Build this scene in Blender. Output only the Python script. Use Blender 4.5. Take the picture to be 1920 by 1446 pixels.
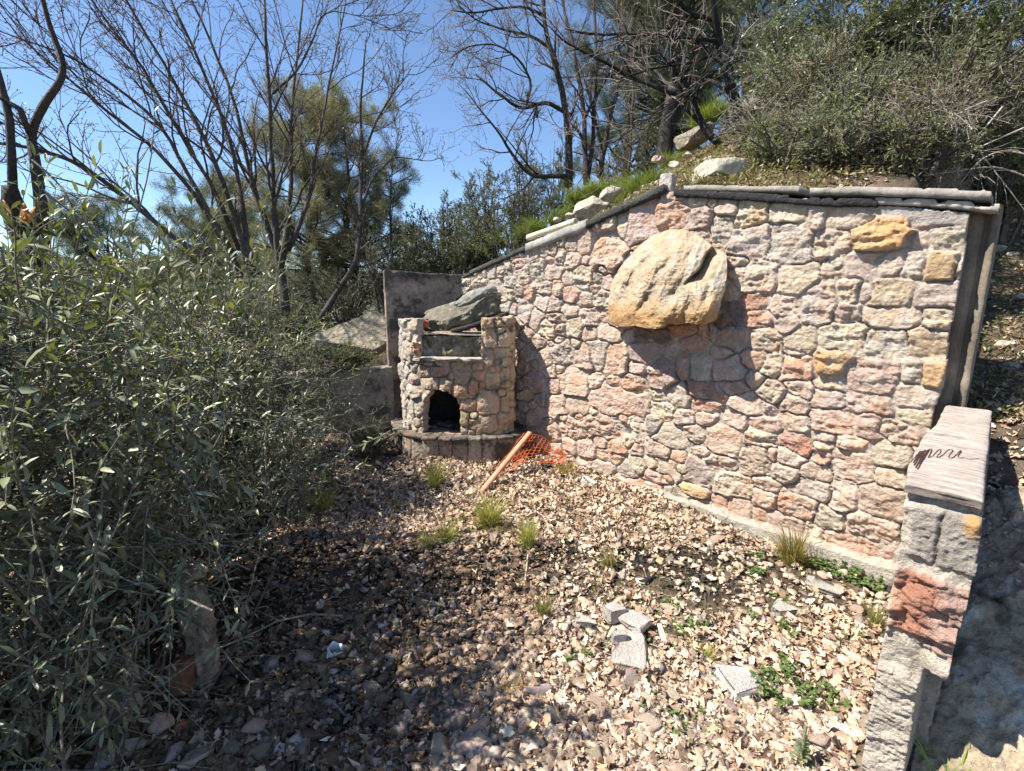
import bpy, math, random
import numpy as np
C = bpy.context.scene
for o in list(bpy.data.objects): bpy.data.objects.remove(o)
COL = C.collection
R = math.radians
# ------------------------------------------------------------------ camera, sky, sun
F = 888.0; PITCH = R(10.9); EYE = 1.6
cam_d = bpy.data.cameras.new('camera'); cam = bpy.data.objects.new('camera', cam_d); COL.objects.link(cam)
cam.location = (0, 0, EYE); cam.rotation_euler = (R(90) - PITCH, 0, 0)
cam_d.sensor_width = 36; cam_d.lens = F / 1920 * 36; cam_d.clip_start = 0.05; cam_d.clip_end = 2000
C.camera = cam
SUN = np.array([-0.60, -0.09, 0.80]); SUN /= np.linalg.norm(SUN)
wd = bpy.data.worlds.new('World'); C.world = wd; wd.use_nodes = True
nt = wd.node_tree
sky = nt.nodes.new('ShaderNodeTexSky'); sky.sky_type = 'NISHITA'; sky.sun_disc = False
sky.sun_elevation = math.asin(SUN[2]); sky.sun_rotation = math.atan2(SUN[0], SUN[1])
sky.air_density = 1.0; sky.dust_density = 0.0; sky.ozone_density = 4.2; sky.altitude = 1200
bg = nt.nodes['Background']; bg.inputs[1].default_value = 0.10
nt.links.new(sky.outputs[0], bg.inputs[0])
sl = bpy.data.lights.new('sun', 'SUN'); sl.energy = 5.0; sl.angle = R(0.5); sl.color = (1, .93, .82)
so = bpy.data.objects.new('sun', sl); COL.objects.link(so)
from mathutils import Vector
so.rotation_euler = Vector(SUN).to_track_quat('Z', 'Y').to_euler()
C.view_settings.view_transform = 'Standard'; C.view_settings.look = 'None'
C.view_settings.exposure = 1.12; C.view_settings.gamma = 1
C.cycles.max_bounces = 5; C.cycles.diffuse_bounces = 3; C.cycles.glossy_bounces = 2
C.cycles.transmission_bounces = 2; C.cycles.transparent_max_bounces = 6
C.cycles.caustics_reflective = False; C.cycles.caustics_refractive = False

# ------------------------------------------------------------------ noise
def _h(ix, iy, iz, s=0):
    n = (ix * 374761393 + iy * 668265263 + iz * 2147483647 + s * 1274126177) & 0xFFFFFFFF
    n = ((n ^ (n >> 13)) * 1274126177) & 0xFFFFFFFF
    n = ((n ^ (n >> 16)) * 2246822519) & 0xFFFFFFFF
    return ((n ^ (n >> 15)) & 0xFFFFFF) / 16777216.0
def vn(p, s=0):
    p = np.asarray(p, float); i = np.floor(p).astype(np.int64); f = p - i
    f = f * f * f * (f * (f * 6 - 15) + 10)
    x, y, z = i[..., 0], i[..., 1], i[..., 2]; fx, fy, fz = f[..., 0], f[..., 1], f[..., 2]
    def L(a, b, t): return a + (b - a) * t
    return L(L(L(_h(x, y, z, s), _h(x+1, y, z, s), fx), L(_h(x, y+1, z, s), _h(x+1, y+1, z, s), fx), fy),
             L(L(_h(x, y, z+1, s), _h(x+1, y, z+1, s), fx), L(_h(x, y+1, z+1, s), _h(x+1, y+1, z+1, s), fx), fy), fz)
def fbm(p, o=4, s=0, g=.5, l=2.03):
    p = np.asarray(p, float); a = 1; t = 0; r = 0
    for k in range(o):
        r = r + a * (vn(p, s + k * 7) - .5); t += a; a *= g; p = p * l + 13.7
    return r / t * 2
def ridge(p, o=4, s=0):
    p = np.asarray(p, float); a = 1; t = 0; r = 0
    for k in range(o):
        r = r + a * (1 - np.abs(vn(p, s + k * 7) * 2 - 1)); t += a; a *= .5; p = p * 2.1 + 5.3
    return r / t
def P3(x, y, z=0.0):
    x, y = np.broadcast_arrays(np.asarray(x, float), np.asarray(y, float))
    return np.stack([x, y, np.zeros_like(x) + z], -1)
def sst(a, b, x): t = np.clip((x - a) / (b - a), 0, 1); return t * t * (3 - 2 * t)
def nrm(v): return v / (np.linalg.norm(v, axis=-1, keepdims=True) + 1e-9)

# ------------------------------------------------------------------ projection of photograph pixels to the world
def ray(px, py):
    px = np.asarray(px, float); py = np.asarray(py, float)
    a = px - 960; b = 723 - py
    return np.stack([a, F*math.cos(PITCH) + b*math.sin(PITCH), b*math.cos(PITCH) - F*math.sin(PITCH)], -1)
def atY(px, py, Y):
    r = ray(px, py); t = np.asarray(Y) / r[..., 1]
    return r * t[..., None] + np.array([0, 0, EYE])
D = np.array([.70, -.714, 0]); D /= np.linalg.norm(D); NB = np.array([.714, .70, 0]); NB /= np.linalg.norm(NB)
P0 = np.array([2.08, 2.3, 0]); CW = float(P0 @ NB)
def onwall(px, py, off=0.0):           # point on the wall's face, off metres in front of it
    r = ray(px, py); t = (CW - np.asarray(off)) / (r @ NB)
    return r * t[..., None] + np.array([0, 0, EYE])
def SW(P):
    P = np.asarray(P, float); q = P[..., :2] - P0[:2]
    return -(q @ D[:2]), q @ NB[:2]
def fromSW(s, w, z):
    s = np.asarray(s, float); p = P0 - D * s[..., None] + NB * np.asarray(w, float)[..., None]
    p[..., 2] = z; return p
def s_z(px, py, off=0.0):
    p = onwall(px, py, off); return SW(p)[0], p[..., 2]

# ------------------------------------------------------------------ terrain
def H(x, y):
    x = np.asarray(x, float); y = np.asarray(y, float)
    P = np.stack([x, y], -1); q = P - P0[:2]; s = -(q @ D[:2]); w = q @ NB[:2]
    r = np.hypot(x, y); az = np.degrees(np.arctan2(x, np.maximum(y, .01)))
    pat = .06 * np.clip(y - 1, -1, 4.2) - .25 * sst(-1.35, -2.2, x) * sst(4.6, 3.8, y)
    pat = pat + .05 * fbm(P3(x * 1.3, y * 1.3), 3, 5) * sst(.6, 1.2, r) + .012 * fbm(P3(x * 9, y * 9), 2, 8)
    T = np.interp(s, [.0, .25, 1.6, 2.2, 3.7, 4.3], [.95, 1.98, 2.2, 2.05, 1.62, .9])
    k = np.interp(az, [-30, -15, -8, 2, 14, 25, 60], [-.02, .03, .10, .27, .44, .47, .50])
    hill = T + k * np.clip(w, 0, 6.3) - .03 * np.clip(r - 12, 0, 200) * sst(0, -20, az)
    hill = hill + .16 * fbm(P3(x * .7, y * .7), 4, 11) * sst(.2, 1.5, w) + .03 * fbm(P3(x * 5, y * 5), 2, 3)
    yr = 4.62 + .1 * (x + 1.2)
    m = np.maximum(sst(.06, .22, w), sst(.06, .25, y - yr) * sst(-.35, -.5, x))
    L = pat * (1 - m) + hill * m
    rt = np.interp(w, [-3, -1.15, -.8, -.4, 0, .2, 2.2, 6.3], [-.15, -.02, .2, .5, .83, .95, 1.85, 3.9]) + .04 * fbm(P3(x * 3, y * 3), 3, 21)
    m2 = sst(-.10, -.2, s) * sst(-.05, .1, x)
    m2b = np.where(w > .3, sst(.25, -.2, s), m2)
    return L * (1 - m2b) + rt * m2b

# ------------------------------------------------------------------ mesh helpers
def mk(name, V, Fs, mat=None, col=None, parent=None, smooth=False, mats=None, midx=None):
    if not isinstance(Fs, (list, tuple)): Fs = [Fs]
    Fs = [np.asarray(f, np.int32) for f in Fs if len(f)]
    V = np.asarray(V, np.float32); me = bpy.data.meshes.new(name)
    me.vertices.add(len(V)); me.vertices.foreach_set('co', V.ravel())
    lv = np.concatenate([f.ravel() for f in Fs]); n = sum(len(f) for f in Fs)
    tot = np.concatenate([np.full(len(f), f.shape[1], np.int32) for f in Fs])
    st = np.concatenate([[0], np.cumsum(tot)[:-1]]).astype(np.int32)
    me.loops.add(len(lv)); me.loops.foreach_set('vertex_index', lv)
    me.polygons.add(n); me.polygons.foreach_set('loop_start', st)
    try: me.polygons.foreach_set('loop_total', tot)
    except Exception: pass
    me.update(calc_edges=True)
    if col is not None:
        c = np.asarray(col, np.float32)
        if c.ndim == 1: c = np.tile(c, (len(V), 1))
        a = me.color_attributes.new('col', 'FLOAT_COLOR', 'POINT')
        a.data.foreach_set('color', np.concatenate([c[:, :3], np.ones((len(V), 1), np.float32)], 1).astype(np.float32).ravel())
    if smooth: me.polygons.foreach_set('use_smooth', np.ones(n, bool))
    for m in (mats or [mat]):
        if m: me.materials.append(m)
    o = bpy.data.objects.new(name, me); COL.objects.link(o)
    if parent: o.parent = parent
    return o
class Acc:
    def __init__(s): s.V = []; s.F = {}; s.c = []; s.n = 0
    def add(s, V, Fs, col=(.5, .5, .5)):
        V = np.asarray(V, float)
        for f in (Fs if isinstance(Fs, (list, tuple)) else [Fs]):
            f = np.asarray(f)
            if len(f): s.F.setdefault(f.shape[1], []).append(f + s.n)
        c = np.asarray(col, float)
        if c.ndim == 1: c = np.tile(c, (len(V), 1))
        s.V.append(V); s.c.append(c); s.n += len(V)
    def build(s, name, mat, parent=None, smooth=False):
        return mk(name, np.concatenate(s.V), [np.concatenate(v) for v in s.F.values()], mat, np.concatenate(s.c), parent, smooth)
def tag(o, label=None, cat=None, group=None, kind=None):
    if label: o['label'] = label
    if cat: o['category'] = cat
    if group: o['group'] = group
    if kind: o['kind'] = kind
    return o
def thing(name, label, cat, loc=(0, 0, 0), group=None):
    o = bpy.data.objects.new(name, None); COL.objects.link(o); o.location = [float(v) for v in loc]; o.empty_display_size = .1
    return tag(o, label, cat, group)
def under(root, o):   # parent o, whose mesh is in world coordinates, under root
    o.parent = root; o.matrix_parent_inverse.identity(); o.location = tuple(-v for v in root.location); return o
def tubes(paths, rad, m=6, cap=False):
    paths = np.asarray(paths, float); N, K, _ = paths.shape; rad = np.broadcast_to(rad, (N, K))
    t = nrm(np.gradient(paths, axis=1)); ref = np.where(np.abs(t[:, :1, 2:3]) > .9, [1., 0, 0], [0., 0, 1.]) * np.ones((N, K, 1))
    a = nrm(np.cross(t, ref)); b = np.cross(t, a)
    th = np.arange(m) * 2 * np.pi / m
    V = paths[:, :, None] + rad[:, :, None, None] * (a[:, :, None] * np.cos(th)[:, None] + b[:, :, None] * np.sin(th)[:, None])
    i = np.arange(N)[:, None, None] * K * m; k = np.arange(K-1)[None, :, None] * m; j = np.arange(m)[None, None]
    j2 = (j + 1) % m
    q = np.stack([i + k + j, i + k + j2, i + k + m + j2, i + k + m + j], -1).reshape(-1, 4)
    fs = [q]
    if cap:
        base = (np.arange(N) * K * m)[:, None]
        fs.append(base + np.arange(m)[::-1]); fs.append(base + (K-1) * m + np.arange(m))
    return V.reshape(-1, 3), fs
def resample(pts, K):
    pts = np.asarray(pts, float); d = np.concatenate([[0], np.cumsum(np.linalg.norm(np.diff(pts[:, :3], axis=0), axis=1))])
    t = np.linspace(0, d[-1], K); o = np.stack([np.interp(t, d, pts[:, i]) for i in range(pts.shape[1])], 1)
    for _ in range(2): o[1:-1] = .25 * o[:-2] + .5 * o[1:-1] + .25 * o[2:]
    return o
def box(x0, x1, y0, y1, z0, z1):
    V = np.array([(x, y, z) for x in (x0, x1) for y in (y0, y1) for z in (z0, z1)], float)
    Q = [(0, 1, 3, 2), (4, 6, 7, 5), (0, 4, 5, 1), (2, 3, 7, 6), (0, 2, 6, 4), (1, 5, 7, 3)]
    return V, np.array(Q)
_ico = {}
def ico(l):
    if l not in _ico:
        import bmesh
        bm = bmesh.new(); bmesh.ops.create_icosphere(bm, subdivisions=l, radius=1)
        bm.verts.ensure_lookup_table()
        _ico[l] = (np.array([v.co[:] for v in bm.verts]), np.array([[v.index for v in f.verts] for f in bm.faces])); bm.free()
    return _ico[l]
def rot(ax, ay, az):
    ca, sa, cb, sb, cc, sc = math.cos(ax), math.sin(ax), math.cos(ay), math.sin(ay), math.cos(az), math.sin(az)
    return np.array([[cc, -sc, 0], [sc, cc, 0], [0, 0, 1]]) @ np.array([[cb, 0, sb], [0, 1, 0], [-sb, 0, cb]]) @ np.array([[1, 0, 0], [0, ca, -sa], [0, sa, ca]])
def rockmesh(size, seed, lev=3, cuts=10, rough=.06, lo=.45, strata=0):
    V, Fc = ico(lev); V = V.copy(); rg = np.random.RandomState(seed)
    for k in range(cuts):
        n = nrm(rg.normal(size=3)); d = rg.uniform(lo, .85)
        V -= np.maximum(0, V @ n - d)[:, None] * n
    V = V * (1 + rough * fbm(V * 2.2 + seed * 3.1, 4, seed)[:, None] * 2)
    if lev >= 4: V = V * (1 + rough * .5 * fbm(V * 9 + seed, 3, seed + 5)[:, None])
    if strata: V = V * (1 + strata * np.sin(V[:, 2:3] * 22 + 4 * fbm(V * 2, 2, seed)[:, None]))
    return V / np.abs(V).max(0) * np.asarray(size), Fc

# ------------------------------------------------------------------ materials
def newmat(name):
    m = bpy.data.materials.new(name); m.use_nodes = True; t = m.node_tree
    return m, t, t.nodes['Principled BSDF'], t.nodes.new
def M_rock(name, rough=.92, scale=30, bump=.35, var=.28, dist=.012, coarse=6, base=None, stains=None, spec=.25):
    m, t, b, nn = newmat(name); L = t.links.new
    tc = nn('ShaderNodeTexCoord'); at = nn('ShaderNodeAttribute'); at.attribute_name = 'col'
    n1 = nn('ShaderNodeTexNoise'); n1.inputs['Scale'].default_value = scale; n1.inputs['Detail'].default_value = 8; n1.inputs['Roughness'].default_value = .68
    n2 = nn('ShaderNodeTexNoise'); n2.inputs['Scale'].default_value = coarse; n2.inputs['Detail'].default_value = 5; n2.inputs['Roughness'].default_value = .6
    L(tc.outputs['Object'], n1.inputs['Vector']); L(tc.outputs['Object'], n2.inputs['Vector'])
    def mr(src, lo, hi):
        r = nn('ShaderNodeMapRange'); r.inputs[1].default_value = .3; r.inputs[2].default_value = .7; r.inputs[3].default_value = lo; r.inputs[4].default_value = hi
        L(src, r.inputs[0]); return r.outputs[0]
    mm = nn('ShaderNodeMath'); mm.operation = 'MULTIPLY'; L(mr(n1.outputs[0], 1 - var, 1 + var), mm.inputs[0]); L(mr(n2.outputs[0], 1 - var * .7, 1 + var * .7), mm.inputs[1])
    vm = nn('ShaderNodeVectorMath'); vm.operation = 'SCALE'; L(mm.outputs[0], vm.inputs['Scale'])
    if base: vm.inputs[0].default_value = base
    else: L(at.outputs['Color'], vm.inputs[0])
    out = vm.outputs[0]
    if stains:      # colour, scale, threshold
        n3 = nn('ShaderNodeTexNoise'); n3.inputs['Scale'].default_value = stains[1]; n3.inputs['Detail'].default_value = 9; n3.inputs['Roughness'].default_value = .7
        L(tc.outputs['Object'], n3.inputs['Vector'])
        r = nn('ShaderNodeMapRange'); r.inputs[1].default_value = stains[2]; r.inputs[2].default_value = stains[2] + .07; r.inputs[4].default_value = stains[3] if len(stains) > 3 else .8; L(n3.outputs[0], r.inputs[0])
        mx = nn('ShaderNodeMix'); mx.data_type = 'RGBA'; L(r.outputs[0], mx.inputs[0]); L(out, mx.inputs[6]); mx.inputs[7].default_value = (*stains[0], 1); out = mx.outputs[2]
    L(out, b.inputs['Base Color'])
    b.inputs['Roughness'].default_value = rough; b.inputs['Specular IOR Level'].default_value = spec
    n4 = nn('ShaderNodeTexNoise'); n4.inputs['Scale'].default_value = scale * 3.4; n4.inputs['Detail'].default_value = 4; n4.inputs['Roughness'].default_value = .7; L(tc.outputs['Object'], n4.inputs['Vector'])
    vo = nn('ShaderNodeTexVoronoi'); vo.inputs['Scale'].default_value = scale * 1.3; L(tc.outputs['Object'], vo.inputs['Vector'])
    ma = nn('ShaderNodeMath'); ma.operation = 'MULTIPLY_ADD'; L(n4.outputs[0], ma.inputs[0]); ma.inputs[1].default_value = .55; L(n1.outputs[0], ma.inputs[2])
    mb = nn('ShaderNodeMath'); mb.operation = 'MULTIPLY_ADD'; L(vo.outputs[0], mb.inputs[0]); mb.inputs[1].default_value = .35; L(ma.outputs[0], mb.inputs[2])
    bp = nn('ShaderNodeBump'); bp.inputs['Strength'].default_value = min(1, bump * 1.4); bp.inputs['Distance'].default_value = dist
    L(mb.outputs[0], bp.inputs['Height']); L(bp.outputs[0], b.inputs['Normal'])
    return m
def M_leaf(name, trans=.3, rough=.5, spec=.4, under=None, tint=(1.15, 1.2, .55)):
    m, t, b, nn = newmat(name); L = t.links.new
    at = nn('ShaderNodeAttribute'); at.attribute_name = 'col'; col = at.outputs['Color']
    if under:
        g = nn('ShaderNodeNewGeometry'); mx = nn('ShaderNodeMix'); mx.data_type = 'RGBA'
        L(g.outputs['Backfacing'], mx.inputs[0]); L(col, mx.inputs[6]); mx.inputs[7].default_value = (*under, 1); col = mx.outputs[2]
    L(col, b.inputs['Base Color']); b.inputs['Roughness'].default_value = rough; b.inputs['Specular IOR Level'].default_value = spec
    if trans > 0:
        tr = nn('ShaderNodeBsdfTranslucent'); v = nn('ShaderNodeVectorMath'); v.operation = 'MULTIPLY'; v.inputs[1].default_value = tint; L(at.outputs['Color'], v.inputs[0]); L(v.outputs[0], tr.inputs[0])
        ms = nn('ShaderNodeMixShader'); ms.inputs[0].default_value = trans; L(b.outputs[0], ms.inputs[1]); L(tr.outputs[0], ms.inputs[2])
        L(ms.outputs[0], t.nodes['Material Output'].inputs[0])
    return m
MAT = dict(
    stone=M_rock('wall_stone', scale=55, bump=.7, var=.26, dist=.012, coarse=11, stains=((.20, .18, .16), 7, .62, .5)),
    stove=M_rock('stove_stone', scale=40, bump=.45, var=.25, dist=.010, coarse=8, stains=((.06, .06, .055), 4.5, .58, .6)),
    rock=M_rock('loose_rock', scale=30, bump=.6, var=.28, dist=.014, coarse=7),
    bigrock=M_rock('outcrop_rock', scale=26, bump=.8, var=.4, dist=.03, coarse=5),
    boulder=M_rock('boulder_rock', scale=26, bump=.7, var=.22, dist=.016, coarse=5),
    schist=M_rock('dark_rock', scale=20, bump=.7, var=.4, dist=.02, coarse=4, stains=((.38, .37, .33), 6, .57, .7)),
    concrete=M_rock('concrete', scale=60, bump=.35, var=.2, dist=.006, coarse=5, stains=((.12, .11, .10), 5, .60, .6)),
    sooty=M_rock('sooty_concrete', scale=30, bump=.5, var=.35, dist=.01, coarse=4, stains=((.03, .03, .03), 5, .50, .75)),
    stucco=M_rock('stucco', scale=90, bump=.9, var=.18, dist=.012, coarse=12),
    char=M_rock('charred_wood', scale=60, bump=.9, var=.5, dist=.012, coarse=10, rough=.7, spec=.4),
    soil=M_rock('soil', scale=25, bump=.9, var=.45, dist=.03, coarse=3, stains=((.24, .17, .11), 9, .54, .8)),
    bark=M_rock('bark', scale=45, bump=.8, var=.4, dist=.012, coarse=8),
    wood=M_rock('weathered_wood', scale=50, bump=.3, var=.2, dist=.004, coarse=8),
    paint=M_rock('scribble_paint', scale=50, bump=.1, var=.2, base=(.045, .02, .02), rough=.6),
    plastic=M_rock('plastic_net', scale=20, bump=.1, var=.15, rough=.5),
    olive=M_leaf('olive_leaf', .25, .38, .5, under=(.27, .29, .17)),
    scrub=M_leaf('scrub_leaf', .28, .5, .4),
    needle=M_leaf('pine_needle', .2, .5, .3),
    grass=M_leaf('grass_blade', .45, .5, .3, tint=(1.3, 1.25, .5)),
    weed=M_leaf('weed_leaf', .35, .5, .35),
    litter=M_leaf('dry_leaf', .12, .75, .2, tint=(1.1, .9, .6)),
)
def settle(o):      # put a single-mesh thing's origin at its base
    me = o.data; n = len(me.vertices); v = np.empty(n*3, np.float32); me.vertices.foreach_get('co', v); v = v.reshape(-1, 3)
    c = np.array([(v[:, 0].min()+v[:, 0].max())/2, (v[:, 1].min()+v[:, 1].max())/2, v[:, 2].min()], np.float32)
    me.vertices.foreach_set('co', (v - c).ravel()); me.update(); o.location = [float(x) for x in c]; return o
# ------------------------------------------------------------------ ground sheet
def axis(segs):
    out = [segs[0][0]]
    for a, b, st in segs:
        n = max(1, int(round((b - a) / st))); out += list(a + (b - a) * (np.arange(n) + 1) / n)
    return np.array(out)
gx = axis([(-300, -40, 30), (-40, -12, 3), (-12, -4, .4), (-4, 4.5, .035), (4.5, 12, .3), (12, 40, 3), (40, 300, 30)])
gy = axis([(-40, -4, 6), (-4, .6, .3), (.6, 6, .035), (6, 14, .25), (14, 50, 3), (50, 400, 35)])
GX, GY = np.meshgrid(gx, gy); GZ = H(GX, GY); ny, nx = GX.shape
V = np.stack([GX, GY, GZ], -1).reshape(-1, 3)
ii = (np.arange(ny-1)[:, None] * nx + np.arange(nx-1)).ravel()
nz = fbm(V * [2.5, 2.5, 1], 4, 2)[:, None]
nz2 = (sst(.02, .3, fbm(V * [1.9, 1.9, 0], 3, 57)) * (SW(V)[0] > 0))[:, None]; c0 = np.array([.13, .098, .07]) * (1 + .6 * nz) * (1 - .78 * nz2) * (1 - .45 * sst(.2, -.6, V[:, :1]) * sst(3.0, 2.3, V[:, 1:2]))  # left part darkened: burnt soil, plus the olive's shade put into the colour
ss, ww = SW(V); far = sst(.3, 2.5, ww)[:, None]
fr_ = sst(9, 14, np.hypot(V[:, 0], V[:, 1]))[:, None]; c0 = c0 * (1 - far) + np.array([.17, .14, .085]) * (1 + .5 * nz) * far
c0 = c0 * (1 - fr_) + np.array([.05, .06, .032]) * fr_
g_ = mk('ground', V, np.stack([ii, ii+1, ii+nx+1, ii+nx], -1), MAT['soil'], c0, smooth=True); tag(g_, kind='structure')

# ------------------------------------------------------------------ stone walls as modelled reliefs
CC = dict(P=(.50, .385, .315), T=(.50, .42, .31), W=(.50, .44, .365), G=(.46, .405, .345), B=(.42, .39, .345), O=(.52, .34, .16), S=(.50, .315, .225),
          R=(.40, .21, .15), D=(.25, .20, .17), Y=(.52, .42, .29), M=(.47, .41, .34), V=(.39, .31, .27))
CC = {k_: tuple(.74 * np.array(v_) + .26 * np.array((.50, .425, .345))) if k_ not in 'D' else v_ for k_, v_ in CC.items()}
def parse(txt, sc, ox, oy):
    out = []
    for it in txt.split(';'):
        a = it.split()
        if len(a) >= 5: out.append((ox + float(a[0])/sc, oy + float(a[1])/sc, float(a[2])/sc, float(a[3])/sc, a[4], float(a[5]) if len(a) > 5 else 0.))
    return out
def relief(U, Z, seeds, cols, warp=.014, pw=3.4, mort=.0075, mcol=(.47, .41, .35), mrec=0.0, seed=0, rough=.0135, bulge=.003, crisp=.5, strat=.45):
    """height field of laid stones. seeds: (u, z, ru, rz, rot, lift)"""
    u = U.ravel(); z = Z.ravel(); q = P3(u, z)
    wu = u + warp * fbm(q * 9, 3, seed) + .004 * fbm(q * 40, 2, seed+1); wz = z + warp * fbm(q * 9, 3, seed+2) + .004 * fbm(q * 40, 2, seed+3)
    d1 = np.full(len(u), 9.); d2 = np.full(len(u), 9.); idx = np.zeros(len(u), int)
    nu = U.shape[1]; us = U[0]; zs = Z[:, 0]; us_sorted = us[0] < us[-1]
    for k, (cu, cz, ru, rz, ro, li) in enumerate(seeds):
        m = 2.3 * max(ru, rz)
        jc = np.where(np.abs(us - cu) < m)[0]; ic = np.where(np.abs(zs - cz) < m)[0]
        if len(jc) == 0 or len(ic) == 0: continue
        ids = (ic[:, None] * nu + jc[None]).ravel()
        a, b = wu[ids] - cu, wz[ids] - cz; c, s = math.cos(ro), math.sin(ro)
        a, b = a * c + b * s, -a * s + b * c
        d = (np.abs(a/ru) ** pw + np.abs(b/rz) ** pw) ** (1/pw)
        n1 = d < d1[ids]; i1 = ids[n1]; d2[i1] = d1[i1]; d1[i1] = d[n1]; idx[i1] = k
        n2 = ~n1 & (d < d2[ids]); d2[ids[n2]] = d[n2]
    S = np.array([s[:6] for s in seeds]); rr = np.minimum(S[idx, 2], S[idx, 3])
    e = np.minimum((d2 - d1) * rr * .5, (1.75 - d1) * rr)
    w = mort * (1 + .8 * fbm(q * 14, 3, seed+9))
    mask = sst(w * crisp * .5, w * 1.25, e)
    rg = np.random.RandomState(seed + 77); n = len(seeds)
    tu, tz, l0 = rg.normal(0, .10, n), rg.normal(0, .10, n), rg.uniform(-.006, .010, n)
    ro = rg.uniform(.5, 1.6, n)[idx]; k3 = P3(u, z, idx * 3.7)
    hh = (l0 + S[:, 5])[idx] + bulge * (1 - np.clip(d1, 0, 1.2) ** 2) + (u - S[idx, 0]) * tu[idx] + (z - S[idx, 1]) * tz[idx]
    facet = fbm(k3 * [8, 11, 1], 2, seed+4); facet = np.abs(facet) * 2 - .4
    strata = fbm(k3 * [9, 45, 1], 3, seed+6)
    hh = hh + ro * rough * (facet * .9 + strat * strata + .9 * fbm(k3 * [22, 26, 1], 5, seed+5, .66) + 1.1 * (.35 - np.abs(fbm(k3 * [30, 38, 1], 3, seed+12, .6))) + .5 * (ridge(k3 * [16, 22, 1], 3, seed+13) - .6))
    hm = -.006 - mrec + .012 * fbm(q * 18, 5, seed+8, .66) - .028 * sst(.0022, .0, e) * sst(-.05, .2, fbm(q * 5, 2, seed+30))
    h = hm * (1 - mask) + hh * mask
    cs = np.array([np.array(CC.get(c, (.5, .45, .4)) if isinstance(c, str) else c) for c in cols])
    cs = cs * (1 + rg.normal(0, .07, (n, 1))) * (1 + rg.normal(0, .02, (n, 3)))
    alt = cs * [1.08, .86, .70]; pale = np.array([.56, .51, .45])
    col = cs[idx]; f1 = sst(.05, .5, fbm(k3 * 10, 3, seed+20))[:, None]; f2 = sst(.1, .5, fbm(k3 * 14 + 9, 4, seed+21))[:, None]
    col = col * (1 - .6*f1) + alt[idx] * .6 * f1; col = col * (1 - .55 * f2) + pale * .55 * f2
    mc = np.asarray(mcol) * (1 + .16 * fbm(q * 12, 3, seed+22))[:, None]
    col = mc * (1 - mask[:, None]) + col * mask[:, None]
    return h, np.clip(col, .02, .8), mask
def fill_seeds(S, cols, u0, u1, z0, z1, size, pick, seed=0, asp=1.35, ok=None, tries=6000):
    rg = np.random.RandomState(seed)
    for t in range(tries):
        u, z = rg.uniform(u0, u1), rg.uniform(z0, z1)
        if ok and not ok(u, z): continue
        r = size(u, z) * rg.uniform(.7, 1.25) * (1.0 if t < tries * .5 else .62); ru, rz = r * math.sqrt(asp), r / math.sqrt(asp)
        A = np.array([s[:4] for s in S]) if S else np.zeros((0, 4))
        if len(A):
            dd = np.hypot((A[:, 0]-u)/(A[:, 2]+ru), (A[:, 1]-z)/(A[:, 3]+rz))
            if dd.min() < .90: continue
        S.append((u, z, ru, rz, rg.normal(0, .18), 0.)); cols.append(pick(u, z, rg))
def shell(name, P, cellmask, back, mat, col, parent=None, smooth=False, backface=False, rn=.008):
    """P (nv,nu,3) grid, keep cells in mask, extrude open borders by the vector 'back' (or field) to give it thickness"""
    nv, nu, _ = P.shape; V = P.reshape(-1, 3)
    iv, iu = np.where(cellmask); a = iv * nu + iu; F_ = np.stack([a, a+1, a+nu+1, a+nu], -1)
    e = np.concatenate([F_[:, [0, 1]], F_[:, [1, 2]], F_[:, [2, 3]], F_[:, [3, 0]]])
    key = np.sort(e, 1); uq, inv, ct = np.unique(key[:, 0].astype(np.int64) * len(V) + key[:, 1], return_inverse=True, return_counts=True)
    b = e[ct[inv] == 1]; bv, binv = np.unique(b, return_inverse=True); binv = binv.reshape(b.shape)
    Bk = np.broadcast_to(back, V.shape)[bv]; used, uinv = np.unique(np.concatenate([F_.ravel(), bv]), return_inverse=True)
    remap = -np.ones(len(V), int); remap[used] = np.arange(len(used))
    F2 = remap[F_]; K = 5; n0 = len(used); rings = [V[used]]; cr = [col[used]]
    qs = [F2]; prev = remap[bv]
    L = np.linalg.norm(Bk[0]) if len(Bk) else 0
    for k in range(1, K + 1):
        p = V[bv] + Bk * (k / K); p = p + (rn if k < K else 0) * fbm(p * 18, 2, k)[:, None]
        ids = n0 + np.arange(len(bv)); qs.append(np.stack([prev[binv[:, 1]], prev[binv[:, 0]], ids[binv[:, 0]], ids[binv[:, 1]]], -1))
        rings.append(p); cr.append(col[bv]); prev = ids; n0 += len(bv)
    if backface:
        st = 4; VB = V + np.broadcast_to(back, V.shape); rings.append(VB[used]); cr.append(col[used] * .8); qs.append(F2[:, ::-1] + n0)
    return mk(name, np.concatenate(rings), qs, mat, np.concatenate(cr), parent, smooth)

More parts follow.
